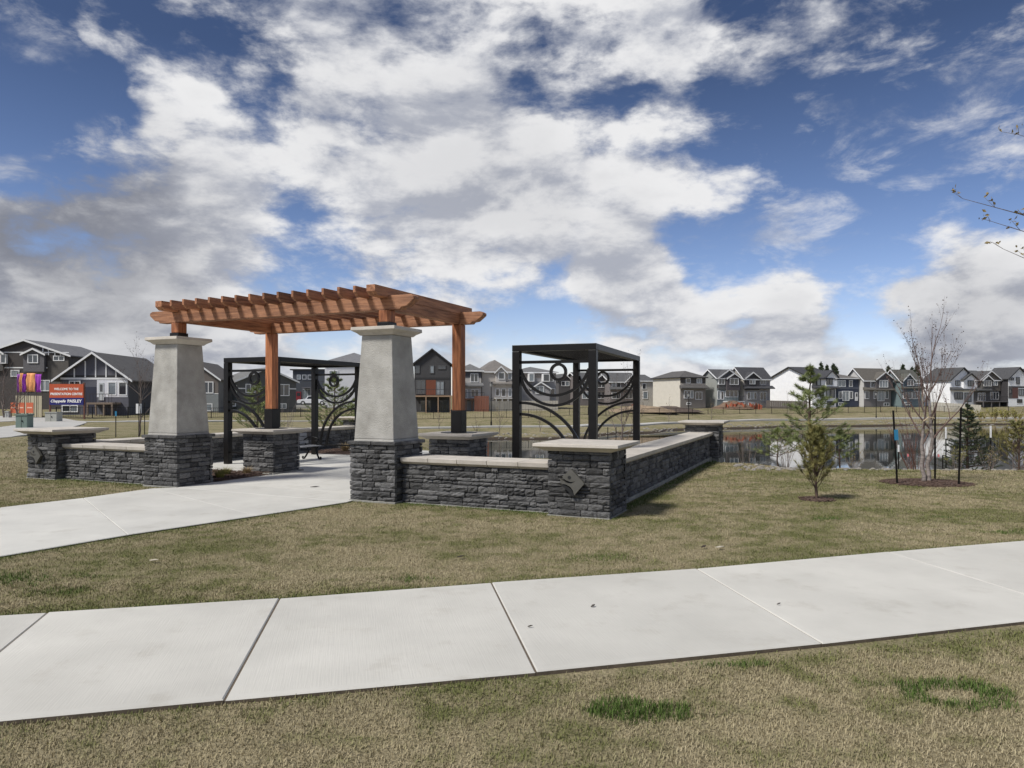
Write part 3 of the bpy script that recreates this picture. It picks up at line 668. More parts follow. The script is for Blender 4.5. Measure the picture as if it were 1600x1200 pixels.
def bare_tree(label, base, h, stems, lev=3, leafm='leaf_dark', leafn=.5, lsize=.035, barkm='bark', seed=1, group=None, name='young_tree', r0=.035, spread=.5, fork=.35, up=.3, kids=(3,4)):
    rr = random.Random(seed); t = thing(name, label, 'tree', base, 0, group); tr = MB(); br = MB(); tips = []
    for s in range(stems):
        off = Vector((.05*math.cos(s*2.6), .05*math.sin(s*2.6), -.05)) if stems > 1 else Vector((0,0,-.05))
        top = Vector((rr.uniform(-.025,.025)*h, rr.uniform(-.025,.025)*h, h*.62*(1 if s == 0 else .86)))+off*2.2
        n = 9; pts = [off.lerp(top, i/n)+Vector((rr.uniform(-1,1), rr.uniform(-1,1), 0))*.012*h*(0 < i < n) for i in range(n+1)]
        rad = [r0*(1-.68*i/n) for i in range(n+1)]; tr.tube(pts, rad, 8, False)
        nb = rr.randint(6,8)
        for k in range(nb):
            f = fork+(1-fork)*k/nb; i = min(n-1, int(f*n)); p = pts[i].lerp(pts[i+1], f*n-i); a = k*2.4+rr.uniform(-.4,.4)
            d = Vector((math.cos(a)*spread*1.35, math.sin(a)*spread*1.35, 1-.35*spread))
            grow(br, p, d, h*.30*(1.15-.55*f), rad[i]*.55, lev-2, rr, tips, spread, up, kids)
        grow(br, pts[-1], Vector((rr.uniform(-.2,.2), rr.uniform(-.2,.2), 1)), h*.26, rad[-1], lev-2, rr, tips, spread*.8, up, kids)
    tr.build('trunk', M[barkm], t, True); br.build('branches', M['birch_twig' if barkm == 'birch' else barkm], t, True)
    if leafn: lf = MB(); leaves(lf, tips, rr, lsize, leafn); 
    if leafn and lf.v: lf.build('leaves', M[leafm], t)
    return t
def pine(label, base, h, w, whorls=9, per=5, nl=.085, nn=46, needle='needle', rise=.35, seed=1, shape=1.0, name='pine_tree', group=None, twigs=5, nw=.0045, z0=.12, cat='tree'):
    rr = random.Random(seed); t = thing(name, label, cat, base, 0, group); tr = MB(); ne = MB(); bb = MB()
    n = 8; pts = [Vector((rr.uniform(-1,1)*.012*h, rr.uniform(-1,1)*.012*h, -.1+(h+.1)*i/n)) for i in range(n+1)]; pts[0].x = pts[0].y = 0
    tr.tube(pts, [h*.02*(1-.9*i/n)+.004 for i in range(n+1)], 7, False)
    def needles(p, q, k):
        d = (q-p).normalized(); x = d.orthogonal().normalized(); y = d.cross(x)
        for _ in range(k):
            f = rr.random(); a = rr.uniform(0, 6.283); c = p.lerp(q, f); s = (x*math.cos(a)+y*math.sin(a))
            v = (s*rr.uniform(.55,1)+d*rr.uniform(.4,1.1)+Vector((0,0,.12))).normalized()*nl*rr.uniform(.65,1.2); g = v.cross(d).normalized()*nw
            ne.add([c-g, c+g, c+v], [(0,1,2)])
    for k in range(whorls):
        f = k/(whorls-1); z = h*(z0+(.93-z0)*f); Lb = w/2*((1-f)**shape*.95+.06)*rr.uniform(.9,1.12)
        for j in range(per):
            a = j*6.283/per+k*.9+rr.uniform(-.35,.35); l = Lb*rr.uniform(.72,1.15); p = Vector((0,0,z+rr.uniform(-.03,.03)*h))
            d = Vector((math.cos(a), math.sin(a), rise*rr.uniform(.4,1.3)))
            mid = p+d*l*.55; e = p+d*l+Vector((0,0,l*.18)); bb.tube([p, mid, e], [.004+.006*l,.003+.004*l,.002], 4, False)
            needles(mid.lerp(e, .15), e, nn)
            for q in range(twigs-1):
                g = .35+.6*q/max(1, twigs-1); s = p.lerp(mid, g*1.8) if g < .55 else mid.lerp(e, (g-.55)/.45)
                sd = (-1)**q; tv = (d.normalized()+Vector((-math.sin(a), math.cos(a), 0))*sd*rr.uniform(.6,1.0)+Vector((0,0,rr.uniform(0,.5)))).normalized()*l*.34*rr.uniform(.7,1.2)
                bb.tube([s, s+tv], [.003,.0015], 3, False); needles(s+tv*.2, s+tv, int(nn*.7))
    needles(Vector((0,0,h*.86)), Vector((0,0,h)), nn*2)
    tr.build('trunk', M['pinebark'], t, True); bb.build('branches', M['pinebark'], t); ne.build('needles', M[needle], t)
    return t
def shrub(label, base, h, w, stems, leafm=None, leafn=0, lsize=.03, barkm='twig', seed=1, name='shrub', group=None, rs=.006):
    rr = random.Random(seed); t = thing(name, label, 'shrub', base, 0, group); b = MB(); tips = []
    for s in range(stems):
        a = rr.uniform(0,6.283); sp = rr.uniform(.05,1)*w/h*.5; d = Vector((math.cos(a)*sp, math.sin(a)*sp, 1))
        grow(b, Vector((math.cos(a), math.sin(a), 0))*w*.08, d, h*rr.uniform(.5,.85), rs, 1, rr, tips, .35, .35, (2,4), .5)
    b.build('stems', M[barkm], t)
    if leafm: lf = MB(); leaves(lf, tips, rr, lsize, leafn, .05); lf.build('leaves', M[leafm], t)
    return t
def grass_clump(label, base, h, w, n, matn, seed, group=None):
    rr = random.Random(seed); b = MB()
    for _ in range(n):
        a = rr.uniform(0,6.283); r0 = rr.uniform(0,w*.25); p = Vector((math.cos(a)*r0, math.sin(a)*r0, -.01)); l = h*rr.uniform(.6,1.1)
        d = Vector((math.cos(a)*rr.uniform(.1,.9), math.sin(a)*rr.uniform(.1,.9), 1)).normalized(); m_ = p+d*l*.6; e = m_+(d+Vector((math.cos(a)*.6, math.sin(a)*.6,-.5))).normalized()*l*.45
        g = Vector((-math.sin(a), math.cos(a), 0))*.004; b.add([p-g, p+g, m_+g*.8, m_-g*.8, e], [(0,1,2,3),(3,2,4)])
    o = b.build('ornamental_grass', M[matn]); o.location = base; return tag(o, label, 'plant', group)

# staked birch with mulch ring
BT = gp(1447, 755)
bare_tree('young twin stemmed birch with bare branches, staked on the lawn', BT, 3.45, 2, 4, 'leaf_dark', .9, .034, 'birch', 5, None, 'birch_tree', .046, .34, .44, .45, (2,4))
def mulch_ring(c, r, label, n=420, seed=3, sy=1.0, rot=0):
    rr = random.Random(seed); b = MB(); k = 24
    vs = [(0,0,.035)]+[(r*.6*math.cos(i*6.283/k), r*.6*sy*math.sin(i*6.283/k), .03) for i in range(k)]+[(r*(1+.1*math.sin(i*2.3))*math.cos(i*6.283/k), r*sy*(1+.1*math.sin(i*2.3))*math.sin(i*6.283/k), -.01) for i in range(k)]
    fs = [(0, 1+i, 1+(i+1) % k) for i in range(k)]+[(1+i, 1+k+i, 1+k+(i+1) % k, 1+(i+1) % k) for i in range(k)]
    b.add(vs, fs)
    for _ in range(n):
        a, q = rr.uniform(0,6.283), r*math.sqrt(rr.random())*1.02; x, y = q*math.cos(a), q*sy*math.sin(a); l = rr.uniform(.015,.05); w = rr.uniform(.006,.016)
        mt = Matrix.Translation((x, y, .035*(1-q/r)+.018)) @ Matrix.Rotation(rr.uniform(0,6.28), 4, 'Z') @ Matrix.Rotation(rr.uniform(-.6,.6), 4, 'X')
        b.box(-l, l, -w, w, -.004, .004, mt)
    o = b.build('bark_mulch', M['mulch']); o.location = c; o.rotation_euler.z = rot; tag(o, label, None, kind='stuff')
mulch_ring(BT, .85, 'brown bark mulch round the staked birch', 700, 3, .8)
def stake(p, h, lean, label, tagcol=None, r=.017, top=None):
    t = thing('metal_stake', label, 'stake', p, 0, 'dark stakes in the lawn' if r > .015 else 'small stakes by the pond'); b = MB(); b.box(-r, r, -r*.4, r*.4, -.1, h); b.box(-r*.3, r*.3, -r, -r*.4, -.1, h-.002)
    b.build('shaft', M['black'], t).rotation_euler = (0, lean, 0)
    if top: b = MB(); b.box(-r*1.15, r*1.15, -r*1.2, r*1.2, h*.76, h+.01); b.build('white_top', M['white'], t).rotation_euler = (0, lean, 0)
    if tagcol:
        b = MB(); b.box(-.02, .055, -.035, -.025, h*.60, h*.74); b.build('tag', M[tagcol], t).rotation_euler = (0, lean, 0)
    return t
px_m = F/gp(1447,755).y
stake(gp(1402,757), 1.46, -.055, 'dark leaning stake beside the birch carrying a blue tag', 'plastic_blue')
stake(gp(1461,749), 1.50, .0, 'straight dark stake standing behind the birch trunk')
stake(gp(1498,759), 1.52, .03, 'dark stake beside the birch in front of the spruce', None)
b = MB(); bt = BT+Vector((0,0,1.30))
b.tube([bt+Vector((-.1,-.08,-.06)), bt+Vector((0,-.09,.02)), bt+Vector((.12,-.08,.0))], .012); tag(b.build('tree_tie', plain((.45,.36,.24))), 'tan tie strap round the birch stems', 'strap')
# small dry pine, tall pine, spruce, edge conifers
pine('small dry yellowish pine growing alone on the open lawn', gp(1275,781), 1.20, .64, 12, 6, .085, 46, 'needle_dry', 1.7, 11, .55, twigs=4, z0=.16, nw=.0035)
mulch_ring(gp(1275,781), .28, 'thin mulch round the small dry pine', 90, 8)
pine('tall open green pine standing on the pond bank behind the small dry pine', onground(1266, 18.6)+Vector((0,0,-.02)), 2.82, 2.0, 9, 5, .115, 56, 'needle', .36, 23, .78, twigs=6, nw=.0055, z0=.16)
pine('low green pine spreading beside the tall pond bank pine', onground(1215, 18.9), 1.05, 1.35, 4, 6, .10, 46, 'needle', .45, 27, .5, twigs=5, z0=.3)
pine('low green pine at the pond edge between the tall pine and reflections', onground(1312, 18.4), 1.1, 1.0, 4, 5, .10, 46, 'needle', .5, 29, .5, twigs=5, z0=.3)
pine('dark dense spruce at the water edge behind the stakes', onground(1512, 18.8), 1.92, 1.28, 15, 9, .045, 46, 'needle_dark', .1, 31, .8, 'spruce_tree', twigs=6, nw=.005, z0=.06)
pine('yellow green juniper at the water edge right of the spruce', onground(1592, 18.2), 1.35, .95, 8, 7, .06, 50, 'needle_dry', 1.1, 37, .45, 'juniper_shrub', twigs=5, z0=.1, cat='shrub')
pine('green pine beyond the seat wall behind the left arbour post', onground(402, 24), 2.35, 1.7, 8, 6, .11, 50, 'needle', .45, 41, .7, twigs=5)
pine('green pine behind the bench arbour beyond the garden wall', onground(523, 27.5), 2.75, 2.3, 9, 6, .12, 55, 'needle', .45, 43, .75, twigs=5, nw=.006)
pine('small green pine low behind the bench arbour', onground(556, 25.5), 1.7, 1.5, 7, 6, .11, 45, 'needle', .45, 44, .7, twigs=5, nw=.006)
shrub('red twigged bare shrub spreading on the bank behind the birch', onground(1432, 19.5), 1.75, 1.9, 26, None, 0, .03, 'twig', 51, rs=.009)
shrub('bare shrub with few olive leaves beside the pond pier', onground(1165, 21.5), 1.05, 1.3, 16, 'leaf', .6, .035, 'bark', 53)
shrub('olive leafed bare shrub in front of the low bank pine', onground(1228, 17.8), .75, .7, 12, 'leaf', .8, .03, 'bark', 55)
shrub('lime leafed low shrub at the foot of the spruce', onground(1495, 17.4), .55, .8, 14, 'leaf_lime', 1.4, .03, 'bark', 57)
shrub('olive low shrub between the spruce and the juniper', onground(1545, 17.4), .6, .7, 12, 'leaf', 1.2, .03, 'bark', 58)
shrub('lime leafed shrub at the pond bank behind the low pine', onground(1335, 18.0), .5, .7, 10, 'leaf', 1.0, .03, 'bark', 59)
shrub('tall lime leafed shrub at the water beside the juniper', onground(1590, 21), 2.0, 1.3, 16, 'leaf_lime', 1.0, .04, 'bark', 60)
for i, (px, py, Yk, tall) in enumerate([(1404,0,18.5,.72),(1473,0,18.4,.62),(1478,0,19,1.25),(1548,0,18.6,1.25)]):
    p = onground(px, Yk); stake(p, tall, 0, ['short white topped marker stake left of the birch by the water','short marker stake next to the taller one left of the spruce','tall white topped marker stake left of the spruce','tall white topped marker stake right of the spruce'][i], None, .0135, True)
for i, (px, lab) in enumerate([(1417,'small pink marker flag in the water left of the birch'),(1465,'small pink marker flag in the water right of the birch')]):
    p = onground(px, 18.4); t = thing('marker_flag', lab, 'flag', p); b = MB(); b.tube([(0,0,-.1),(0,0,.5)], .004, 5); b.build('wire', M['bark'], t)
    b = MB(); b.add([(0,0,.5),(.06,.02,.48),(.055,.0,.42),(0,0,.42)], [(0,1,2,3)]); b.build('flag_cloth', plain((.75,.22,.22)), t)
# leafing tree standing just outside the view, its twigs reach in
bare_tree('leafing young tree whose twigs reach into the sky over the lawn', Vector((8.3, 8.2, 0)), 6.2, 1, 4, 'leaf', 1.6, .055, 'bark', 67, None, 'young_tree', .07, .62, .3, .22, (3,4))
def twig_spray():
    t = [o for o in COL.objects if o.name.startswith('young_tree')][-1]; rr = random.Random(71); b = MB(); lf = MB(); tips = []
    for tgt in ((1503,308,8.2),(1548,345,8.1),(1566,390,8.3),(1590,212,8.2)):
        e = at(*tgt)-Vector(t.location); s = Vector((-.15, 0, e.z-1.15 if tgt[1] > 250 else e.z-.9)); s.x = rr.uniform(-.2,0)
        n = 8; pts = [s.lerp(e, i/n)+Vector((0, rr.uniform(-.03,.03), .10*math.sin(math.pi*i/n)+rr.uniform(-.02,.02))) for i in range(n+1)]
        b.tube(pts, [.016*(1-.85*i/n) for i in range(n+1)], 5, False)
        for i in range(3, n+1):
            for k in range(2):
                d = (e-s).normalized()+Vector((rr.uniform(-.6,.6), rr.uniform(-.6,.6), rr.uniform(-.3,.8))); l = rr.uniform(.08,.2); q = pts[i]+d.normalized()*l
                b.tube([pts[i], q], [.003,.0015], 4, False); tips += [(q, d)]*3+[(pts[i].lerp(q,.5), d)]
    leaves(lf, tips, rr, .055, 1, .03); b.build('twigs', M['bark'], t); lf.build('twig_leaves', M['leaf'], t)
twig_spray()
# garden beds
def bed(label, a0, a1, v0, v1, seed):
    rr = random.Random(seed); b = MB(); nx, ny = 10, 8
    vs = []
    for j in range(ny+1):
        for i in range(nx+1):
            e = i in (0,nx) or j in (0,ny); p = PL(a0+(a1-a0)*i/nx, v0+(v1-v0)*j/ny); vs.append((p.x, p.y, .03 if e else .06+rr.uniform(-.015,.02)))
    b.add(vs, [(j*(nx+1)+i, j*(nx+1)+i+1, (j+1)*(nx+1)+i+1, (j+1)*(nx+1)+i) for j in range(ny) for i in range(nx)])
    for _ in range(900):
        p = PL(rr.uniform(a0,a1), rr.uniform(v0,v1)); l = rr.uniform(.015,.05); w = rr.uniform(.006,.016)
        mt = Matrix.Translation((p.x, p.y, .075)) @ Matrix.Rotation(rr.uniform(0,6.28), 4, 'Z') @ Matrix.Rotation(rr.uniform(-.6,.6), 4, 'X'); b.box(-l, l, -w, w, -.004, .004, mt)
    tag(b.build('bark_mulch', M['mulch']), label, None, kind='stuff')
bed('brown bark mulch bed behind the concrete column by the path', -3.6, -1.97, .92, 2.45, 5)
bed('bark mulch bed at the back of the bench arbour', -5.4, -2.3, 7.6, 9.2, 6)
for i, (a, v, m_, h) in enumerate([(-2.2,1.25,'leaf_lime',.28),(-2.55,1.75,'leaf_lime',.25),(-2.3,2.1,'strawclump',.22),(-2.9,1.2,'strawclump',.24)]):
    grass_clump('small %s grass clump in the mulch bed behind the column' % ('lime' if m_ == 'leaf_lime' else 'straw coloured'), PL(a, v, .06), h, .3, 170, m_, 80+i, 'clumps in the mulch bed by the path')
for i, (a, v) in enumerate([(-3.4,8.0),(-2.7,8.4),(-4.4,8.3)]):
    grass_clump('dry straw coloured grass clump in the bed behind the bench', PL(a, v, .06), .36, .4, 220, 'strawclump', 90+i, 'clumps in the bed behind the bench')

# ------------------------------------------------------------------ houses
def cv(zx, zy, s): return lambda x, y: (zx+x/s, zy+y/s)
Z5, Z6, Z3, Z4, Z1, Z2 = cv(1000,540,16/3), cv(1300,540,16/3), cv(500,430,4), cv(780,500,4), cv(0,430,4), cv(200,430,4)
DARK = (.035,.034,.035); WHITE = (.78,.78,.77)
def house(label, Zc, corner, base, eave, right, left=None, Y=140, phi=20, D=11, roof='gable_x', ridge=None, wall=(.4,.38,.35), side=None, roofc=(.085,.085,.09),
          trim=WHITE, wins=(), gables=(), bands=(), skirts=(), panels=(), doors=(), deck=None, frame=WHITE, over=.4, battens=(), group='houses across the pond', light=False):
    ph = R(phi); c, s = math.cos(ph), math.sin(ph)
    cpx, bpy_ = Zc(corner, base); o0 = at(cpx, bpy_, Y)
    def fx(x):      # zoom column on the facade -> local x
        m = (Zc(x, 0)[0]-800)/F; return (m*Y-o0.x)/(c-m*s)
    def fz(y, x=0): return (bpy_-Zc(0, y)[1])/F*Y + (HY-Zc(0,y)[1])/F*(x*s)
    Wd = fx(right)
    if left is not None: m = (Zc(left, 0)[0]-800)/F; D = (o0.x-m*Y)/(m*c+s)
    D = min(max(D, 5), 16)
    t = thing('house', label, 'house', o0, ph, group)
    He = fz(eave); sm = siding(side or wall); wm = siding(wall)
    rp = Zc(0, ridge)[1] if ridge is not None else None
    Yr = Y if roof == 'gable_y' else Y+D/2*c
    Hr = He+2 if rp is None else o0.z*-1+CH+(HY-rp)/F*Yr
    b = MB()
    if roof == 'gable_y': b.prism([(0,-2),(Wd,-2),(Wd,He),(Wd/2,Hr),(0,He)], 'y', 0, D)
    elif roof == 'gable_x': b.prism([(0,-2),(D,-2),(D,He),(D/2,Hr),(0,He)], 'x', 0, Wd)
    else: b.box(0, Wd, 0, D, -2, He)
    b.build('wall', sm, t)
    b = MB(); b.box(.01, Wd-.01, -.05, -.004, -2, He-.02); 
    if roof == 'gable_y': b.prism([(.01,He-.02),(Wd-.01,He-.02),(Wd/2,Hr-.03)], 'y', -.05, -.004)
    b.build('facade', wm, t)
    rm = roofm(roofc); tm = plain(trim); th = .16
    def gable_roof(x0, x1, y0, y1, he, hr, along, name='roof', ov=over):
        b = MB(); f = MB()
        if along == 'y':
            xm = (x0+x1)/2; k = (hr-he)/(xm-x0); q = [(x0-ov, he-k*ov),(xm, hr),(x1+ov, he-k*ov),(x1+ov, he-k*ov+th),(xm, hr+th),(x0-ov, he-k*ov+th)]
            b.prism(q, 'y', y0-ov, y1+ov); w = .24
            f.prism([(x0-ov, he-k*ov-w*.35),(xm, hr-w*.35),(x1+ov, he-k*ov-w*.35),(x1+ov, he-k*ov+th+.01),(xm, hr+th+.01),(x0-ov, he-k*ov+th+.01)], 'y', y0-ov-.05, y0-ov-.003)
        else:
            ym = (y0+y1)/2; k = (hr-he)/(ym-y0); q = [(y0-ov, he-k*ov),(ym, hr),(y1+ov, he-k*ov),(y1+ov, he-k*ov+th),(ym, hr+th),(y0-ov, he-k*ov+th)]
            b.prism(q, 'x', x0-ov, x1+ov); w = .24
            f.prism([(y0-ov, he-k*ov-w*.35),(ym, hr-w*.35),(y1+ov, he-k*ov-w*.35),(y1+ov, he-k*ov+th+.01),(ym, hr+th+.01),(y0-ov, he-k*ov+th+.01)], 'x', x0-ov-.05, x0-ov-.003)
            f.box(x0-ov, x1+ov, y0-ov-.05, y0-ov-.003, he-k*ov-.08, he-k*ov+th-.02)
        r_ = b.build(name, rm, t); f.build('fascia', tm, r_)
    if roof == 'gable_y': gable_roof(0, Wd, 0, D, He, Hr, 'y')
    elif roof == 'gable_x': gable_roof(0, Wd, 0, D, He, Hr, 'x')
    else:
        b = MB(); k = min(Wd, D)/2*.92; o_ = over
        vs = [(-o_,-o_,He),(Wd+o_,-o_,He),(Wd+o_,D+o_,He),(-o_,D+o_,He),(-o_,-o_,He+th),(Wd+o_,-o_,He+th),(Wd+o_,D+o_,He+th),(-o_,D+o_,He+th)]
        vs += ([(k,D/2,Hr),(Wd-k,D/2,Hr)] if Wd > D else [(Wd/2,k,Hr),(Wd/2,D-k,Hr)])
        fs = [(3,2,1,0)]+[(i,(i+1)%4,4+(i+1)%4,4+i) for i in range(4)]
        fs += [(4,5,9,8),(5,6,9),(6,7,8,9),(7,4,8)] if Wd > D else [(4,5,8),(5,6,9,8),(6,7,9),(7,4,8,9)]
        b.add(vs, fs); r_ = b.build('roof', rm, t); f = MB()
        for q in ((-o_-.03,Wd+o_+.03,-o_-.03,-o_-.002),): f.box(*q, He-.05, He+th-.01)
        f.box(-o_-.03,-o_-.002,-o_,D+o_,He-.05,He+th-.01); f.build('gutter', tm, r_)
    for g in gables:      # (zoom x0, x1, peak y, foot y, colour[, proud])
        x0, x1 = fx(g[0]), fx(g[1]); hp, hf = fz(g[2], (x0+x1)/2), fz(g[3], (x0+x1)/2); pr = g[5] if len(g) > 5 else .5
        b = MB(); b.prism([(x0,hf),(x1,hf),((x0+x1)/2,hp)], 'y', -pr, D*.35); b.box(x0+.02, x1-.02, -pr+.03, -.052, hf-2.4, hf-.003); b.build('gable_wall', siding(g[4]), t); gable_roof(x0, x1, -pr, D*.35-.3, hf, hp, 'y', 'gable_roof', .25)
    for y0, y1, col in bands:
        b = MB(); b.box(.0, Wd, -.085, -.052, fz(y1), fz(y0)); b.build('trim_band', siding(col) if abs(y1-y0) > 20 else plain(col), t)
    for x0, y0, x1, y1, col in panels:
        b = MB(); a0, a1 = fx(x0), fx(x1); b.box(a0, a1, -.087, -.053, fz(y1,a0), fz(y0,a0)); b.build('cladding_panel', plain(col), t)
    for x0, x1, y in skirts:
        a0, a1 = fx(x0), fx(x1); z = fz(y, a0); b = MB(); b.prism([(-.9,z-.12),(-.053,z-.12),(-.053,z+.55),(-.9,z+.06)], 'x', a0-.2, a1+.2); b.build('skirt_roof', rm, t)
    for x in battens:
        a = fx(x); k = (Hr-He)/(Wd/2); top = He+k*min(a, Wd-a)-.12
        if top > He+.1: b = MB(); b.box(a-.07, a+.07, -.10, -.052, He, top); b.build('batten', tm, t)
    for i, wq in enumerate(wins):
        x0, y0, x1, y1 = wq[:4]; a0, a1 = fx(x0), fx(x1); z0, z1 = fz(y1,a0), fz(y0,a0); fc = wq[4] if len(wq) > 4 else frame; out = -.14
        for g in gables:
            pr = g[5] if len(g) > 5 else .5
            if fx(g[0])-.2 < (a0+a1)/2 < fx(g[1])+.2 and (z0+z1)/2 > fz(g[3], a0)-2.4: out = -pr-.08
        fr = .11; b = MB()
        b.box(a0-fr, a1+fr, out, -.03, z1, z1+fr); b.box(a0-fr, a1+fr, out, -.03, z0-fr, z0); b.box(a0-fr, a0, out+.002, -.03, z0, z1); b.box(a1, a1+fr, out+.002, -.03, z0, z1)
        n = int((a1-a0)/1.0)
        for q in range(1, n+1): xm = a0+(a1-a0)*q/(n+1); b.box(xm-.045, xm+.045, out+.01, -.03, z0, z1)
        w_ = b.build('window', plain(fc), t); b = MB(); b.box(a0-.02, a1+.02, out+.05, -.03, z0-.02, z1+.02); b.build('pane', M['glass_light'] if (i*7+len(label)) % 3 == 0 or light else M['glass'], w_)
    for x0, y0, x1, y1, col in doors:
        a0, a1 = fx(x0), fx(x1); b = MB(); b.box(a0, a1, -.13, -.05, fz(y1,a0), fz(y0,a0)); d_ = b.build('door', plain(col), t)
        b = MB(); b.box(a0+.15, a1-.15, -.15, -.128, (fz(y1,a0)+fz(y0,a0))/2, fz(y0,a0)-.2); b.build('door_pane', M['glass'], d_)
    if deck:
        x0, x1, y0, dcol, dd = deck; a0, a1 = fx(x0), fx(x1); z = fz(y0, a0); b = MB(); b.box(a0, a1, -dd, -.06, z-.22, z); dk = b.build('deck', plain(dcol), t)
        for q in range(4): xx = a0+.1+(a1-a0-.2)*q/3; b = MB(); b.box(xx-.08, xx+.08, -dd+.02, -dd+.18, -2, z-.222); b.build('deck_post', plain(dcol), dk)
        b = MB(); b.box(a0, a1, -dd+.02, -dd+.06, z+.95, z+1.02)
        for q in range(int((a1-a0)/.35)+1): xx = a0+.03+q*.35; b.box(xx-.015, xx+.015, -dd+.025, -dd+.055, z, z+.95)
        b.build('railing', plain(DARK), dk)
    return t
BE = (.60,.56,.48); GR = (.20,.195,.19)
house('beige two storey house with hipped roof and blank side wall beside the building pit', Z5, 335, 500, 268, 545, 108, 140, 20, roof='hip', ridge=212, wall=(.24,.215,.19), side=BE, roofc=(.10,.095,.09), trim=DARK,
  wins=[(383,275,415,310),(473,275,510,310),(368,378,388,435),(394,378,414,435),(420,378,440,435),(462,388,512,446),(390,478,420,490)], bands=[(268,312,(.085,.075,.065)),(313,345,(.40,.36,.31))], skirts=[(335,550,353)])
house('grey green two storey house with white trimmed twin gables and large windows', Z5, 640, 500, 265, 820, 545, 142, 20, roof='gable_x', ridge=203, wall=(.22,.25,.245), side=(.30,.31,.29), roofc=(.085,.085,.088),
  gables=[(648,815,205,268,(.10,.10,.10),.3),(708,818,236,275,(.085,.075,.08),.7)], wins=[(650,275,695,320),(733,275,798,322),(645,380,665,445),(676,385,694,445),(712,378,812,425)], bands=[(330,352,(.10,.075,.07))], deck=(690,830,462,(.55,.55,.53),1.6))
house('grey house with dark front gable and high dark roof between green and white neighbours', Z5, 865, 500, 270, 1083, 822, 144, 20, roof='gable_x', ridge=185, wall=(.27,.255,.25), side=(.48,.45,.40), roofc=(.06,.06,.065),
  gables=[(870,985,226,272,(.05,.048,.05),.4)], wins=[(905,282,925,318),(928,282,946,318),(1002,284,1042,320),(893,390,913,444),(920,390,942,444),(950,390,968,444),(1000,390,1046,452),(905,480,950,492)], skirts=[(865,1095,355)], frame=(.6,.6,.6))
Z7 = cv(1180,540,923/200)
house('white house with tall blank gable wall and black trim behind the tall pine', Z7, 410, 438, 235, 583, 98, 146, 20, roof='gable_x', ridge=158, wall=(.86,.86,.86), roofc=(.055,.055,.06), trim=DARK, frame=DARK,
  gables=[(500,583,182,225,(.86,.86,.86),.4)], wins=[(413,240,437,285),(445,236,468,285),(505,237,543,277),(470,325,490,372),(512,318,535,372),(545,318,568,372),(520,404,563,427)], skirts=[(410,583,305)])
house('navy two storey house with low hipped roof and white windows', Z6, 35, 505, 275, 220, None, 148, 20, 10, roof='hip', ridge=238, wall=(.045,.055,.085), side=(.06,.065,.09), roofc=(.14,.13,.12),
  wins=[(48,292,108,340),(143,292,165,340),(56,387,78,440),(88,382,137,455),(147,384,168,440),(55,478,88,495)], doors=[(190,390,212,460,(.7,.7,.7))], bands=[(345,362,(.10,.11,.14))])
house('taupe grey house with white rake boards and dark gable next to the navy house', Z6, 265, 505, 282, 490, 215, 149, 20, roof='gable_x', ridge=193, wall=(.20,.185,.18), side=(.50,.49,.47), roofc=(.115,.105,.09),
  gables=[(350,490,225,282,(.11,.10,.10),.6)], wins=[(320,292,345,345),(378,292,443,345),(274,380,303,440),(347,380,368,438),(380,374,430,458),(442,380,463,440),(432,480,470,500)], skirts=[(262,495,368)])
house('teal grey house with steep side roof behind the birch', Z6, 580, 505, 300, 745, 470, 150, 20, roof='gable_x', ridge=205, wall=(.12,.16,.185), side=(.15,.20,.205), roofc=(.10,.10,.085),
  gables=[(578,668,240,290,(.10,.13,.155),.5)], wins=[(615,287,660,330),(678,290,722,335),(592,382,658,440),(668,382,728,440),(605,475,648,492)], skirts=[(578,748,355)], bands=[(336,350,(.10,.085,.07))])
house('white house with black rake boards and two gables behind the cream fence', Z6, 985, 490, 283, 1190, 765, 150, 20, roof='gable_y', ridge=185, wall=(.86,.86,.86), roofc=(.07,.07,.07), trim=DARK, frame=DARK,
  gables=[(1076,1190,236,285,(.86,.86,.86),.6)], wins=[(1028,295,1062,330),(1112,295,1155,335),(1020,394,1083,445),(1105,397,1155,465)], skirts=[(985,1195,368)])
house('dark taupe house with twin brown gables and a black balcony', Z6, 1192, 490, 285, 1393, None, 152, 20, 11, roof='gable_x', ridge=210, wall=(.10,.095,.09), side=(.14,.13,.125), roofc=(.085,.085,.085),
  gables=[(1225,1395,215,285,(.12,.105,.09),.3),(1228,1310,252,290,(.10,.095,.09),.7)], wins=[(1240,295,1300,335),(1332,295,1365,330),(1215,397,1273,455),(1318,390,1383,445)], deck=(1195,1400,462,(.12,.11,.11),1.8), frame=(.65,.64,.62), skirts=[(1195,1300,372)])
house('white modern house with dark side wall and brick panel at the end of the row', Z6, 1468, 495, 270, 1640, 1425, 153, 20, roof='gable_y', ridge=182, wall=(.86,.86,.86), side=(.045,.042,.045), roofc=(.07,.07,.072), trim=DARK, frame=DARK,
  wins=[(1475,270,1508,285),(1535,267,1557,318),(1555,365,1610,412),(1472,365,1492,395),(1542,450,1578,473)], panels=[(1468,345,1500,440,(.10,.09,.085)),(1500,350,1548,440,(.12,.055,.045))], bands=[(338,352,(.05,.05,.05))])
house('white house half seen past the end of the row', Z6, 1655, 495, 275, 1850, None, 156, 20, 11, roof='gable_y', ridge=190, wall=(.6,.6,.6), roofc=(.07,.07,.072), trim=DARK, frame=DARK, wins=[(1690,290,1740,330),(1700,380,1780,440)])
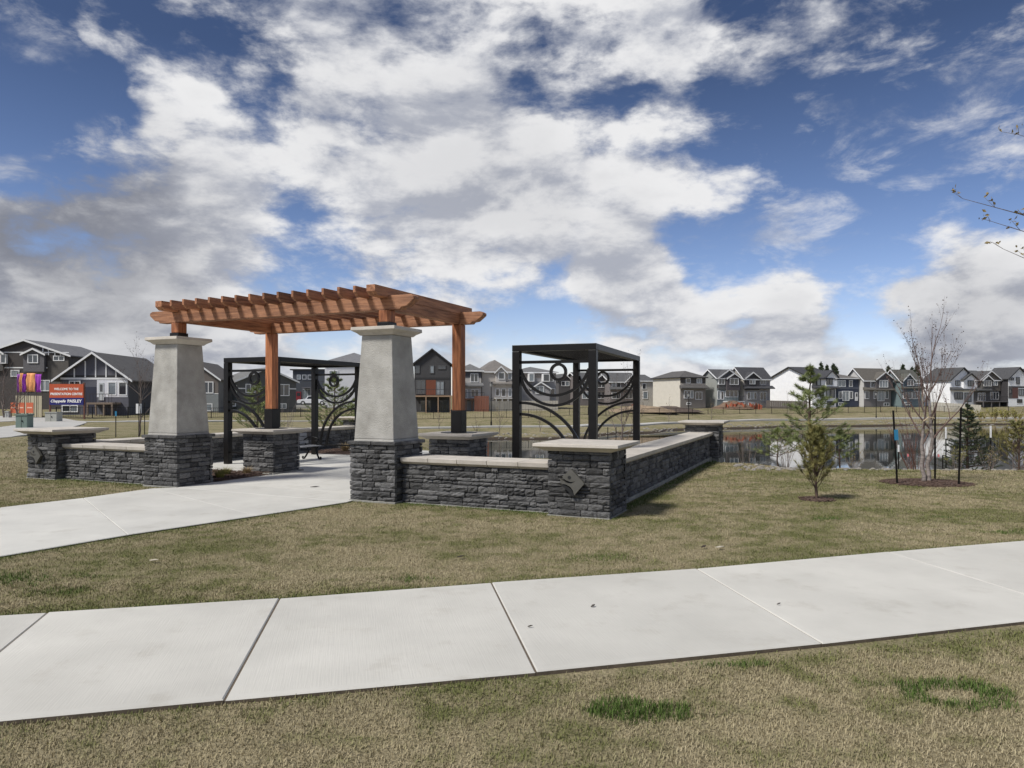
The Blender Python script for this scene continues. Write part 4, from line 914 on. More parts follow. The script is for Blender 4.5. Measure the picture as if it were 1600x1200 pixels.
# centre group
house('charcoal modern house with front gable, timber panel and raised deck', Z3, 590, 860, 550, 812, None, 116, 4, 12, roof='gable_y', ridge=463, wall=(.055,.054,.055), side=(.05,.05,.05), roofc=(.15,.15,.155), trim=DARK, frame=(.10,.10,.10), light=False,
  wins=[(597,567,620,610),(690,567,710,610),(740,569,782,584),(605,658,655,738),(728,665,772,745),(630,785,690,850),(735,785,800,850)], panels=[(662,655,724,748,(.17,.055,.028))], deck=(590,820,752,(.33,.22,.14),3.0), bands=[(640,652,(.03,.03,.03))])
house('white sided house with grey hipped roof behind the bench arbour', Z3, 30, 850, 548, 380, None, 122, 10, 12, roof='hip', ridge=486, wall=(.66,.66,.68), roofc=(.17,.17,.175), wins=[(60,600,110,650),(250,600,300,650)])
house('two tone dark and white house with timber deck stairs beside the charcoal house', Z3, 880, 845, 600, 1008, None, 122, 10, 11, roof='hip', ridge=560, wall=(.48,.46,.43), roofc=(.15,.15,.15), wins=[(943,618,985,665),(945,716,990,760),(900,716,918,765)],
  bands=[(600,640,(.09,.09,.10))], skirts=[(880,1012,692)], deck=(900,1015,770,(.24,.13,.08),2.5))
house('beige house with hipped roof and white deck stairs', Z3, 1012, 850, 607, 1198, None, 124, 10, 12, roof='hip', ridge=535, wall=(.52,.48,.43), roofc=(.18,.165,.15), gables=[(1095,1160,574,607,(.55,.52,.48),.5)],
  wins=[(1115,612,1147,648),(1178,615,1195,648),(1100,712,1118,752),(1136,712,1158,755),(1180,712,1195,755)], skirts=[(1080,1200,680)], deck=(1085,1200,765,(.55,.53,.50),2.5))
house('grey house with white window groups seen through the lawn side arbour', Z3, 1202, 842, 610, 1475, None, 128, 10, 12, roof='hip', ridge=575, wall=(.30,.295,.30), roofc=(.15,.15,.15), gables=[(1312,1425,672,708,(.32,.31,.31),1.5)],
  wins=[(1300,620,1325,662),(1387,622,1420,662),(1425,622,1455,662),(1340,698,1385,738),(1440,710,1465,755)], bands=[(612,640,(.27,.24,.22))])
house('small dark gabled house far behind the arbour ring', Z4, 372, 540, 372, 445, None, 165, 15, 10, roof='gable_y', ridge=338, wall=(.09,.085,.085), roofc=(.09,.09,.09), wins=[(390,385,410,410),(415,385,435,410)])
house('brown gabled house with white windows seen through the arbour', Z4, 500, 545, 375, 690, None, 160, 15, 10, roof='gable_x', ridge=330, wall=(.17,.15,.145), roofc=(.09,.09,.09), gables=[(590,680,345,382,(.10,.09,.09),.5)], wins=[(520,390,560,420),(610,388,660,420),(520,450,570,490),(610,450,660,490)])
house('taupe gabled house with white windows near the arbour back post', Z4, 694, 545, 385, 872, None, 158, 15, 10, roof='gable_x', ridge=332, wall=(.19,.17,.165), roofc=(.10,.10,.10), gables=[(780,870,345,390,(.12,.11,.11),.5)], wins=[(705,388,725,418),(732,388,756,418),(790,385,815,415),(825,385,850,415),(705,455,755,490),(790,455,850,490)], skirts=[(694,875,432)])
house('cream sided house edge beside the far beige hipped house', Z4, 880, 545, 380, 962, None, 156, 15, 10, roof='gable_x', ridge=345, wall=(.48,.45,.40), roofc=(.10,.10,.10), wins=[(895,400,915,430),(900,450,925,490)])
# left group
house('dark blue modern flat roofed house with balcony beyond the parked car', Z2, 1030, 810, 592, 1262, None, 128, 5, 10, roof='hip', ridge=588, wall=(.055,.062,.075), roofc=(.06,.06,.065), trim=DARK, frame=(.4,.42,.45), wins=[(1060,626,1077,648),(1093,626,1112,648),(1128,626,1147,648),(1095,715,1150,770)], doors=[(1052,728,1082,782,(.20,.02,.03))], deck=(1100,1262,700,(.10,.10,.11),2.0))
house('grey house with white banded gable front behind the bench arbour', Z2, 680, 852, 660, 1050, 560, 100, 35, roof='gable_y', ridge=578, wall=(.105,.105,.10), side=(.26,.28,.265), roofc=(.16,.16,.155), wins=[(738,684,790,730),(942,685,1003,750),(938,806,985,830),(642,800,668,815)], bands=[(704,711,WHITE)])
house('brown over grey gabled house hidden partly by the concrete column', Z2, 272, 852, 645, 566, None, 96, 8, 11, roof='gable_y', ridge=540, wall=(.15,.13,.115), side=(.2,.2,.2), roofc=(.12,.11,.10), wins=[(477,670,530,733),(484,807,524,845),(330,670,380,735)], bands=[(738,742,WHITE),(744,852,(.21,.225,.225))])
house('slate bungalow with white battened gable and white glazed bay, behind the sign', Z1, 380, 852, 638, 805, None, 84, 4, 13, roof='gable_y', ridge=488, wall=(.105,.105,.125), side=(.08,.08,.085), roofc=(.13,.125,.12), over=.7, wins=[(682,672,725,745),(748,672,790,745),(395,817,438,850),(444,817,485,850),(440,665,500,720)],
  panels=[(608,655,800,762,(.72,.72,.74)),(535,698,602,860,(.035,.038,.06))], doors=[(620,672,652,782,(.5,.52,.52))], bands=[(640,652,WHITE),(625,638,(.03,.03,.03))], battens=(467,535,600,665,727), deck=(600,760,795,(.22,.17,.13),2.2))
house('dark brown two storey house with grey roof and white trimmed gables at the street end', Z1, -120, 870, 500, 432, None, 98, 4, 14, roof='gable_y', ridge=407, wall=(.060,.052,.048), side=(.06,.055,.05), roofc=(.16,.16,.165), wins=[(195,502,250,546),(340,508,400,531),(75,597,120,630),(20,500,45,548),(150,660,200,720),(260,660,310,720)],
  gables=[(160,292,464,496,(.12,.115,.12),.6),(-110,30,450,490,(.08,.075,.07),.4)], bands=[(574,581,WHITE),(478,484,WHITE)], battens=(270,305,345,380), panels=[(300,535,430,700,(.10,.09,.08))])
house('taupe house with roof terrace rail between the bungalow and the concrete column', Z1, 800, 860, 660, 1000, None, 104, 6, 10, roof='hip', ridge=585, wall=(.10,.09,.082), roofc=(.13,.12,.11), wins=[(830,690,860,740),(900,690,930,740)])
house('dark house upper storey with rail behind the taupe house', Z1, 798, 860, 600, 960, None, 122, 6, 10, roof='hip', ridge=590, wall=(.05,.048,.048), roofc=(.05,.05,.05), wins=[(850,610,880,640)], deck=(798,950,610,(.06,.06,.06),1.0))

# ------------------------------------------------------------------ fences, paths, lamps and the far bank
def strip(name, label, pts, wd, z=.035, m_='pathfar'):
    b = MB(); vs = []
    P = []
    for (a, b_) in zip(pts[:-1], pts[1:]):
        for k in range(10): P.append((a[0]+(b_[0]-a[0])*k/10, a[1]+(b_[1]-a[1])*k/10))
    P.append(pts[-1]); W = [Vector(((p-800)/F*y, y)) for p, y in P]
    for i, w in enumerate(W):
        d = (W[min(i+1, len(W)-1)]-W[max(i-1, 0)]).normalized(); n = Vector((-d.y, d.x))
        zz = max(tz(*(w+n*wd/2)), tz(*w), tz(*(w-n*wd/2)))+z+.0
        for s in (.5, -.5): q = w+n*wd*s; vs.append((q.x, q.y, zz))
        for s in (-.5, .5): q = w+n*wd*s; vs.append((q.x, q.y, zz-.45))
    fs = []
    for i in range(len(W)-1):
        for j in range(4): fs.append((i*4+j, i*4+(j+1) % 4, i*4+4+(j+1) % 4, i*4+4+j))
    b.add(vs, fs); tag(b.build(name, M[m_]), label, None, kind='structure')
strip('pond_path', 'pale concrete path along the far side of the pond', [(105,70),(200,74),(300,76),(500,84),(650,91),(780,95),(900,97.5),(1000,107),(1130,120),(1300,130),(1450,134),(1650,137),(1900,140)], 2.6)
strip('street_path', 'wide concrete path curving towards the sign', [(-420,22),(-200,26),(-80,30),(0,36),(40,44),(70,54),(88,63),(92,71),(60,77),(-30,80)], 4.6)
strip('driveway', 'concrete strip of drive at the street edge', [(-160,60),(-60,66),(0,74),(30,80)], 2.2)
def fence(label, pts, h, step, name='chain_fence', mat_=None, bars=True):
    P = [onground(*p) for p in pts]; t = thing(name, label, 'fence', P[0], 0); o = P[0]; rail = MB(); mesh_ = MB(); mt = mat_ or M['black']
    for a, b_ in zip(P[:-1], P[1:]):
        n = max(1, int((b_-a).length/step))
        for i in range(n):
            p = a.lerp(b_, i/n); p.z = tz(p.x, p.y); q = a.lerp(b_, (i+1)/n); q.z = tz(q.x, q.y); p, q = p-o, q-o
            b = MB(); b.box(-.04, .04, -.04, .04, -.3, h+.05); b.build('post', mt, t).location = p
            for z in (.08, h): rail.bar(p+Vector((0,0,z)), q+Vector((0,0,z)), .045, .045)
            if bars:
                k = int((q-p).length/.24)
                for j in range(1, k): s = p.lerp(q, j/k); mesh_.box(s.x-.009, s.x+.009, s.y-.009, s.y+.009, s.z+.1, s.z+h-.02)
    rail.build('rails', mt, t)
    if bars: m = mesh_.build('pickets', mt, t); m['kind'] = 'stuff'
fence('black picket fence along the gardens behind the far pond path, arbour side', [(590,103),(720,107),(860,110.5),(1000,120)], 1.25, 3.2)
fence('black picket fence below the row of houses across the pond', [(1003,120.5),(1130,131),(1300,140),(1450,143),(1650,145)], 1.25, 3.4)
fence('black picket fence in front of the bungalow garden and sign', [(88,79),(200,80),(330,84),(470,92),(585,101)], 1.2, 3.0)
def board_fence(label, pts, h, col, name='board_fence', drop=0, step=.3):
    P = [onground(*p) for p in pts]; t = thing(name, label, 'fence', P[0], 0); o = P[0]; n0 = 0; meshes = {}
    bm = MB(); bm.box(-step/2+.012, step/2-.012, -.02, .02, -.4, h); me = bm.mesh('board', plain(col))
    for a, b_ in zip(P[:-1], P[1:]):
        n = max(1, int((b_-a).length/step)); rz = math.atan2(b_.y-a.y, b_.x-a.x)
        for i in range(n):
            p = a.lerp(b_, (i+.5)/n); p.z = tz(p.x, p.y); obj('board', me, t, p-o, rz)
        r = MB(); d = (b_-a); k = 6
        for j in range(k):
            s, e = a.lerp(b_, j/k), a.lerp(b_, (j+1)/k); s.z = tz(s.x, s.y); e.z = tz(e.x, e.y); r.bar(s-o+Vector((0,.06,h-.25)), e-o+Vector((0,.06,h-.25)), .06, .09)
        r.build('rail', plain(col), t)
board_fence('cream board fence in front of the black trimmed white house', [(1455,145.5),(1533,142)], 1.75, (.44,.41,.34), step=.45)
board_fence('grey brown board fence beside the tall white gable wall', [(1197,144.5),(1262,145)], 1.6, (.17,.145,.125), step=.45)
board_fence('red brown timber deck fence beside the dark and white house', [(741,119),(764,119)], 2.6, (.20,.08,.05))
board_fence('cream board fence below the beige houses behind the lamp', [(765,119.5),(800,121.5),(872,122)], 1.7, (.42,.39,.33), step=.45)
board_fence('pale slatted fence panels behind the orange barrier boards', [(24,82),(66,81)], 2.4, (.42,.38,.27), step=.5)
# orange safety mesh draped by the building pit
def safety_mesh(label, px0, px1, Y, h, seed):
    rr = random.Random(seed); o = onground((px0+px1)/2, Y); t = thing('safety_fence', label, 'fence', o); n = 16; b = MB(); vs = []
    for i in range(n+1):
        p = onground(px0+(px1-px0)*i/n, Y+rr.uniform(-.3,.3))-o; hh = h*rr.uniform(.55,1.1)
        vs += [(p.x, p.y, p.z), (p.x+rr.uniform(-.2,.2), p.y+rr.uniform(-.2,.2), p.z+hh)]
    b.add(vs, [(2*i, 2*i+2, 2*i+3, 2*i+1) for i in range(n)]); o2 = b.build('orange_mesh', plain((.36,.10,.055)), t); md = o2.modifiers.new('thickness', 'SOLIDIFY'); md.thickness = .03
    for i in (0, 5, 10, 15): b = MB(); b.box(vs[2*i][0]-.04, vs[2*i][0]+.04, vs[2*i][1]-.04, vs[2*i][1]+.04, vs[2*i][2]-.3, vs[2*i][2]+h); b.build('stake', plain((.3,.22,.14)), t)
safety_mesh('crumpled orange safety mesh below the grey green house', 1133, 1166, 139, 1.35, 1)
safety_mesh('crumpled orange safety mesh below the dark gabled grey house', 1171, 1190, 140, 1.2, 2)
safety_mesh('small orange safety mesh behind the arbour', 986, 998, 131, 1.4, 4)
def dirt_pile(label, px, Y, w, h, seed, col=(.17,.115,.08)):
    rr = random.Random(seed); o = onground(px, Y); b = MB(); n, m_ = 14, 5; vs = [(0,0,h)]
    for j in range(1, m_+1):
        for i in range(n): a = i*6.283/n; r = w/2*j/m_*rr.uniform(.88,1.1); vs.append((r*math.cos(a), r*.5*math.sin(a), h*(1-(j/m_)**1.3)*rr.uniform(.8,1.1)-.1*(j == m_)))
    fs = [(0,1+i,1+(i+1)%n) for i in range(n)]+[(1+(j-1)*n+i, 1+j*n+i, 1+j*n+(i+1)%n, 1+(j-1)*n+(i+1)%n) for j in range(1,m_) for i in range(n)]
    b.add(vs, fs); q = b.build('dirt_pile', mat('earth_%d' % seed, col, .95, .3, 2, .8, 6)); q.location = o; tag(q, label, 'dirt pile', 'earth heaps at the building lots')
dirt_pile('low brown earth heap below the grey green house', 1145, 140.5, 9, 1.6, 1)
dirt_pile('long dark earth heap below the blank beige side wall', 1045, 131, 13, 1.0, 2, (.10,.075,.06))
dirt_pile('flat tan earth heap behind the arbour back post', 1000, 127, 14, 1.2, 3, (.28,.21,.14))
def lamp(px, Y, h, label):
    t = thing('street_lamp', label, 'street lamp', onground(px, Y), 0, 'black path lamps'); b = MB(); b.tube([(0,0,-.3),(0,0,.5),(0,0,.52),(0,0,h-.7)], [.12,.12,.07,.055], 8); b.build('pole', M['black'], t)
    b = MB(); b.tube([(0,0,h-.7),(0,0,h-.62),(0,0,h-.15)], [.08,.17,.21], 8); b.build('lantern', plain((.25,.25,.24), .3), t)
    b = MB(); b.tube([(0,0,h-.148),(0,0,h-.1),(0,0,h)], [.28,.25,.04], 8); b.build('lamp_cap', M['black'], t)
lamp(767.5, 97, 5.9, 'black path lamp in front of the beige hipped house'); lamp(1076, 116, 4.8, 'black path lamp in front of the blank beige side wall'); lamp(1369, 131.5, 5.0, 'black path lamp in front of the taupe house')
# saplings on the far banks
for i, (px, Y, h) in enumerate([(686,90,3.0),(781,84,4.2),(844,88,3.4),(1230,26,3.3),(1112,117,4.0),(1232,120,5.5),(1045,112,4.4),(745,78,3.2)]):
    if Y < 30: continue
    bare_tree(['thin pale sapling by the path behind the pond side pedestal','thin sapling on the far bank left of the lawn side arbour','thin sapling seen through the arbour front','','bare sapling on the far bank above the pond pier','tall pale sapling on the far bank behind the tall pine','bare sapling on the far bank right of the arbour','thin low sapling on the bank by the lamp'][i], onground(px, Y), h, 1, 3, 'leaf', .5, .10, 'birch' if i == 5 else 'bark', 130+i, 'saplings on the far bank', 'sapling', .045, .4, .25)
T1 = onground(971, 30)
bare_tree('bare young tree on the bank behind the lawn side arbour', T1, 4.7, 1, 4, 'leaf_dark', .4, .05, 'bark', 151, None, 'young_tree', .05, .5, .34, .35)
for dx, lab in ((-.55,'dark stake left of the young tree behind the arbour'),(-.2,'dark stake close to the young tree behind the arbour')): stake(onground(971, 30)+Vector((dx,.2,0)), 1.75, 0, lab)
T2 = onground(217, 33)
bare_tree('bare young tree with white trunk guard left of the concrete column', T2, 4.4, 1, 4, 'leaf_dark', .5, .05, 'bark', 153, None, 'young_tree', .05, .62, .34, .35)
for px, Y, lab in ((181,31,'dark stake on the lawn with a pale blue tag near the path'),(217,31,'dark stake in front of the young tree beside the column'),(226,31.5,'dark stake nearest the concrete column behind the wall')): stake(onground(px, Y), 1.55, 0, lab, 'plastic_blue' if px == 181 else None)
b = MB(); b.box(-.09, .09, -.09, .09, 1.05, 1.5); o = b.build('trunk_guard', M['white']); o.location = T2; tag(o, 'white guard sleeve round the young tree left of the column', 'tree guard')
bare_tree('bare street tree beside the green utility box', onground(26, 50), 4.2, 1, 4, 'leaf_dark', .2, .05, 'bark', 155, None, 'street_tree', .06, .55, .3, .35)
bare_tree('bare spreading tree in front of the dark brown house', onground(6, 78), 6.5, 1, 4, 'leaf_dark', .3, .09, 'bark', 157, None, 'street_tree', .10, .6, .2, .3)
shrub('pale bare bush behind the bench arbour posts', onground(440, 26), 1.6, 1.5, 14, None, 0, .03, 'birch', 161, rs=.009)
for i, (px, Y) in enumerate([(1515,128.5),(1535,129),(1553,129),(1570,129.5),(1590,129)]): shrub('tan willow clump at the far water edge', onground(px, Y), 2.0, 2.6, 16, 'leaf_lime', 2.0, .22, 'strawclump', 170+i, 'willow_clump', 'willow clumps at the far water edge', .03)
# distant dark conifers behind the roofs
for i, (px, ytop, Y) in enumerate([(1283,566,185),(1292,570,186),(1302,568,190),(1388,572,185),(1411,569,190),(1425,573,190),(1433,570,192),(1306,572,200)]):
    z0 = onground(px, Y); h = at(px, ytop, Y).z-z0.z
    pine(['dark conifer rising tallest behind the tall white gable house','dark conifer behind the navy house, next to the tallest one','dark conifer behind the navy house roof edge','dark conifer behind the roof between taupe and teal houses','dark conifer above the teal house gable','dark conifer behind the teal house roof end','dark conifer between the teal and the black trimmed white house','dark conifer far behind the navy and taupe houses'][i], z0, h, 3.6, 12, 7, .5, 16, 'needle_dark', .1, 190+i, .8, 'distant_conifer', 'distant conifers behind the roofs', 4, .09, .3)

# near shore rocks and far bank stones
def rocks(name, label, spots, seed):
    rr = random.Random(seed); b = MB()
    for p, s in spots:
        n = 7; vs = []
        for k, (z, r) in enumerate(((-.3,.8),(.1,1),(.45,.7),(.6,.3))):
            for i in range(n): a = i*6.283/n+k*.3; q = r*s*rr.uniform(.8,1.2); vs.append((p.x+q*math.cos(a), p.y+q*math.sin(a)*.8, p.z+z*s))
        b.add(vs, [(k*n+i, k*n+(i+1)%n, k*n+n+(i+1)%n, k*n+n+i) for k in range(3) for i in range(n)]+[tuple(3*n+i for i in range(n))])
    o = b.build(name, M['rock']); tag(o, label, None, kind='stuff')
rr = random.Random(5)
rocks('shore_rocks', 'small pale rocks edging the near pond bank', [(onground(px, rr.uniform(16.7,18.2)), rr.uniform(.03,.085)) for px in np.linspace(1150,1640,230)], 1)
rocks('far_shore_rocks', 'pale stones along the far waterline', [(onground(px, Yq+rr.uniform(.2,6)), rr.uniform(.10,.26)) for px, Yq in [(p, float(np.interp(p, [640,720,900,1000,1145,1300,1600], [76,80,81,94.5,109,118,126.5]))) for p in np.linspace(640,1600,420)]], 2)

# ------------------------------------------------------------------ things by the street on the left
def text_obj(s, size, mat_, parent, loc, name, align='CENTER', shear=0):
    c = bpy.data.curves.new(name, 'FONT'); c.body = s; c.size = size; c.align_x = align; c.extrude = .008; c.shear = shear; c.offset = .012
    o = bpy.data.objects.new(name, c); COL.objects.link(o); dg = bpy.context.evaluated_depsgraph_get()
    me = bpy.data.meshes.new_from_object(o.evaluated_get(dg)); bpy.data.objects.remove(o); me.materials.clear(); me.materials.append(mat_)
    q = bpy.data.objects.new(name, me); COL.objects.link(q); q.parent = parent; q.location = loc; q.rotation_euler = (R(90), 0, 0); return q
def sign():
    Y = 77.5; p0 = at(78, 651, Y); p0.z = tz(p0.x, p0.y); t = thing('welcome_sign', 'orange and navy welcome sign board on posts reading presentation centre', 'sign', p0)
    W = (131-78)/F*Y; zt = at(0,600,Y).z-p0.z; zm = at(0,621.5,Y).z-p0.z; zb = at(0,632.5,Y).z-p0.z
    for x in (-.08, W-.04): b = MB(); b.box(x, x+.14, -.02, .12, -.4, zt+.15); b.build('post', plain((.13,.055,.04)), t)
    b = MB(); b.box(0, W, -.08, -.024, zm, zt); o1 = b.build('orange_board', plain((.46,.085,.03)), t); b = MB(); b.box(0, W, -.08, -.024, zb, zm-.003); o2 = b.build('navy_board', plain((.012,.014,.13)), t)
    b = MB()
    for i in range(18): x = i*W/17+random.uniform(-.05,.05); b.tube([(x,.02,zt-.05),(x+random.uniform(-.1,.1),.02,zt+random.uniform(.1,.28))], .02, 4)
    b.build('twig_trim', plain((.2,.15,.09)), t)
    wm = plain((.85,.83,.8)); hh = zt-zm
    q = text_obj('WELCOME TO THE', .46, wm, o1, (W/2, -.09, zm+hh*.56), 'lettering'); k = W*.72/max(.1, q.dimensions.x); q.scale = (k, k*1.1, 1) 
    q = text_obj('PRESENTATION CENTRE', .42, wm, o1, (W/2, -.09, zm+hh*.20), 'lettering'); k = W*.94/max(.1, q.dimensions.x); q.scale = (k, k*1.1, 1)
    q = text_obj('Chappelle', .46, wm, o2, (W*.25, -.09, zb+(zm-zb)*.36), 'lettering', shear=.35); k = W*.44/max(.1, q.dimensions.x); q.scale = (k, k, 1)
    q = text_obj('PAISLEY', .42, wm, o2, (W*.74, -.09, zb+(zm-zb)*.34), 'lettering'); k = W*.42/max(.1, q.dimensions.x); q.scale = (k, k, 1)
sign()
def banners():
    Y = 79; o = onground(44, Y); t = thing('fabric_banner', 'purple and orange fabric banner hung on poles beside the sign', 'banner', o)
    zt, zb = at(0,583,Y).z-o.z, at(0,612,Y).z-o.z; xs = [24.5,29.5,35.5,41,54.5,63]; cols = [(.32,.08,.42),(.80,.36,.14),(.28,.04,.40),(.80,.36,.14),(.36,.06,.46)]
    for i in range(5):
        x0, x1 = (xs[i]-44)/F*Y, (xs[i+1]-44)/F*Y; b = MB(); n, m_ = 6, 8; vs = []
        for j in range(m_+1):
            for k in range(n+1): vs.append((x0+(x1-x0)*k/n+.04*math.sin(j*1.1+i), -.25*abs(2-i)*-.4+.08*math.sin(k*1.9+i+j*.35)-.1*math.sin(math.pi*j/m_), zt+(zb-zt)*j/m_+(-.12 if i % 2 == 0 else 0)*(1 if j < 2 else .5)))
        b.add(vs, [(j*(n+1)+k, (j+1)*(n+1)+k, (j+1)*(n+1)+k+1, j*(n+1)+k+1) for j in range(m_) for k in range(n)])
        q = b.build('fabric_strip', plain(cols[i], .8), t, True); md = q.modifiers.new('thickness', 'SOLIDIFY'); md.thickness = .012
    for x in xs: b = MB(); b.tube([((x-44)/F*Y, .3, -.3), ((x-44)/F*Y, .3, zt+.1)], .04, 6); b.build('pole', plain((.10,.075,.06)), t)
    b = MB(); b.bar(((xs[0]-44)/F*Y,.3,zt+.02), ((xs[-1]-44)/F*Y,.3,zt+.02), .07, .07); b.build('cross_pole', plain((.10,.075,.06)), t)
banners()
for i, (x0, x1) in enumerate([(16.5,27),(29,38),(41,52)]):
    Y = 78.3; o = onground(x0, Y); t = thing('barrier_board', ['orange board half hidden by the street tree','orange board with pale lettering in the middle of the three','orange board nearest the slatted fence'][i], 'board', o, 0, 'orange boards below the banner'); W = (x1-x0)/F*Y
    zt = at(0,629,Y).z-o.z; b = MB(); b.box(0, W, -.03, .03, zt-1.15, zt); bd = b.build('panel', plain((.60,.15,.07)), t)
    for x in (.06, W-.06): b = MB(); b.box(x-.03, x+.03, .032, .09, -.3, zt-.1); b.build('leg', plain((.2,.16,.12)), t)
    b = MB(); b.box(W*.15, W*.85, -.036, -.031, zt-.62, zt-.5); b.build('pale_stripe', plain((.8,.55,.42)), bd)
def cabinet(px0, px1, py0, py1, Y, col, label):
    o = at(px0, py1, Y); o.z = tz(o.x, o.y); W = (px1-px0)/F*Y; h = (py1-py0)/F*Y; t = thing('utility_box', label, 'utility box', o); b = MB(); b.box(0, W, 0, W*.8, -.3, h-.1); bd = b.build('cabinet', plain(col), t, bevel=.03)
    b = MB(); b.prism([(-.04,h-.098),(W+.04,h-.098),(W+.02,h),(-.02,h)], 'y', -.05, W*.8+.03); b.build('lid', plain(tuple(c*.9 for c in col)), t)
    b = MB(); b.box(W*.5-.012, W*.5+.012, -.012, -.002, .05, h-.16); b.build('door_seam', plain(tuple(c*.4 for c in col)), bd); b = MB(); b.box(W*.56, W*.62, -.05, -.004, h*.45, h*.56); b.build('handle', M['black'], bd)
cabinet(24, 42.5, 640.5, 663, 47, (.15,.20,.17), 'grey green utility box on the verge beside the street tree')
cabinet(70, 88.5, 636, 651.5, 72, (.36,.36,.32), 'pale grey utility box at the bend below the welcome sign')
cabinet(7, 13.5, 633, 645, 78, (.4,.4,.38), 'small pale utility box at the street edge behind the trees')
def car():
    o = onground(464, 118)+Vector((0,0,.9)); o.z = at(464, 633, 118).z; t = thing('parked_car', 'white pickup parked outside the dark flat roofed house', 'car', o, R(8)); w = plain((.75,.76,.78), .3); dk = M['glass']
    b = MB(); b.prism([(0,.35),(.1,.32),(4.9,.32),(5.0,.45),(5.0,.95),(3.3,.98),(3.15,1.0),(1.6,1.0),(1.5,.98),(.15,.9),(0,.7)], 'y', 0, 1.85); bd = b.build('body', w, t, bevel=.06)
    b = MB(); b.prism([(1.3,.98),(1.75,1.52),(3.05,1.58),(3.3,.98)], 'y', .1, 1.75); b.build('cab', w, t, bevel=.05)
    for x0, x1, x2, x3 in ((1.55,1.85,2.35,2.35),(2.42,2.42,2.98,3.15)): b = MB(); b.prism([(x0,1.03),(x1,1.45),(x2,1.48),(x3,1.03)], 'y', .085, .098); b.build('window', dk, t)
    for x in (.95, 4.05):
        for y in (-.02, 1.67): b = MB(); b.tube([(x,y,.36),(x,y+.2,.36)], .36, 16); wh = b.build('wheel', M['tyre'], t); b = MB(); b.tube([(x,y-.012,.36),(x,y+.21,.36)], .2, 12); b.build('rim', plain((.5,.5,.5), .3), wh)
    for y in (.1, 1.45): b = MB(); b.box(-.02, .06, y, y+.3, .62, .76); b.build('headlight', plain((.8,.8,.75), .2), t)
    b = MB(); b.box(.0, 4.6, -1.2, 3.0, -1.6, .0); b.build('parking_pad', M['pathfar'])
    p = COL.objects[-1]; p.location = o; p.rotation_euler.z = R(8); tag(p, 'concrete pad under the parked pickup', None, kind='structure')
car()

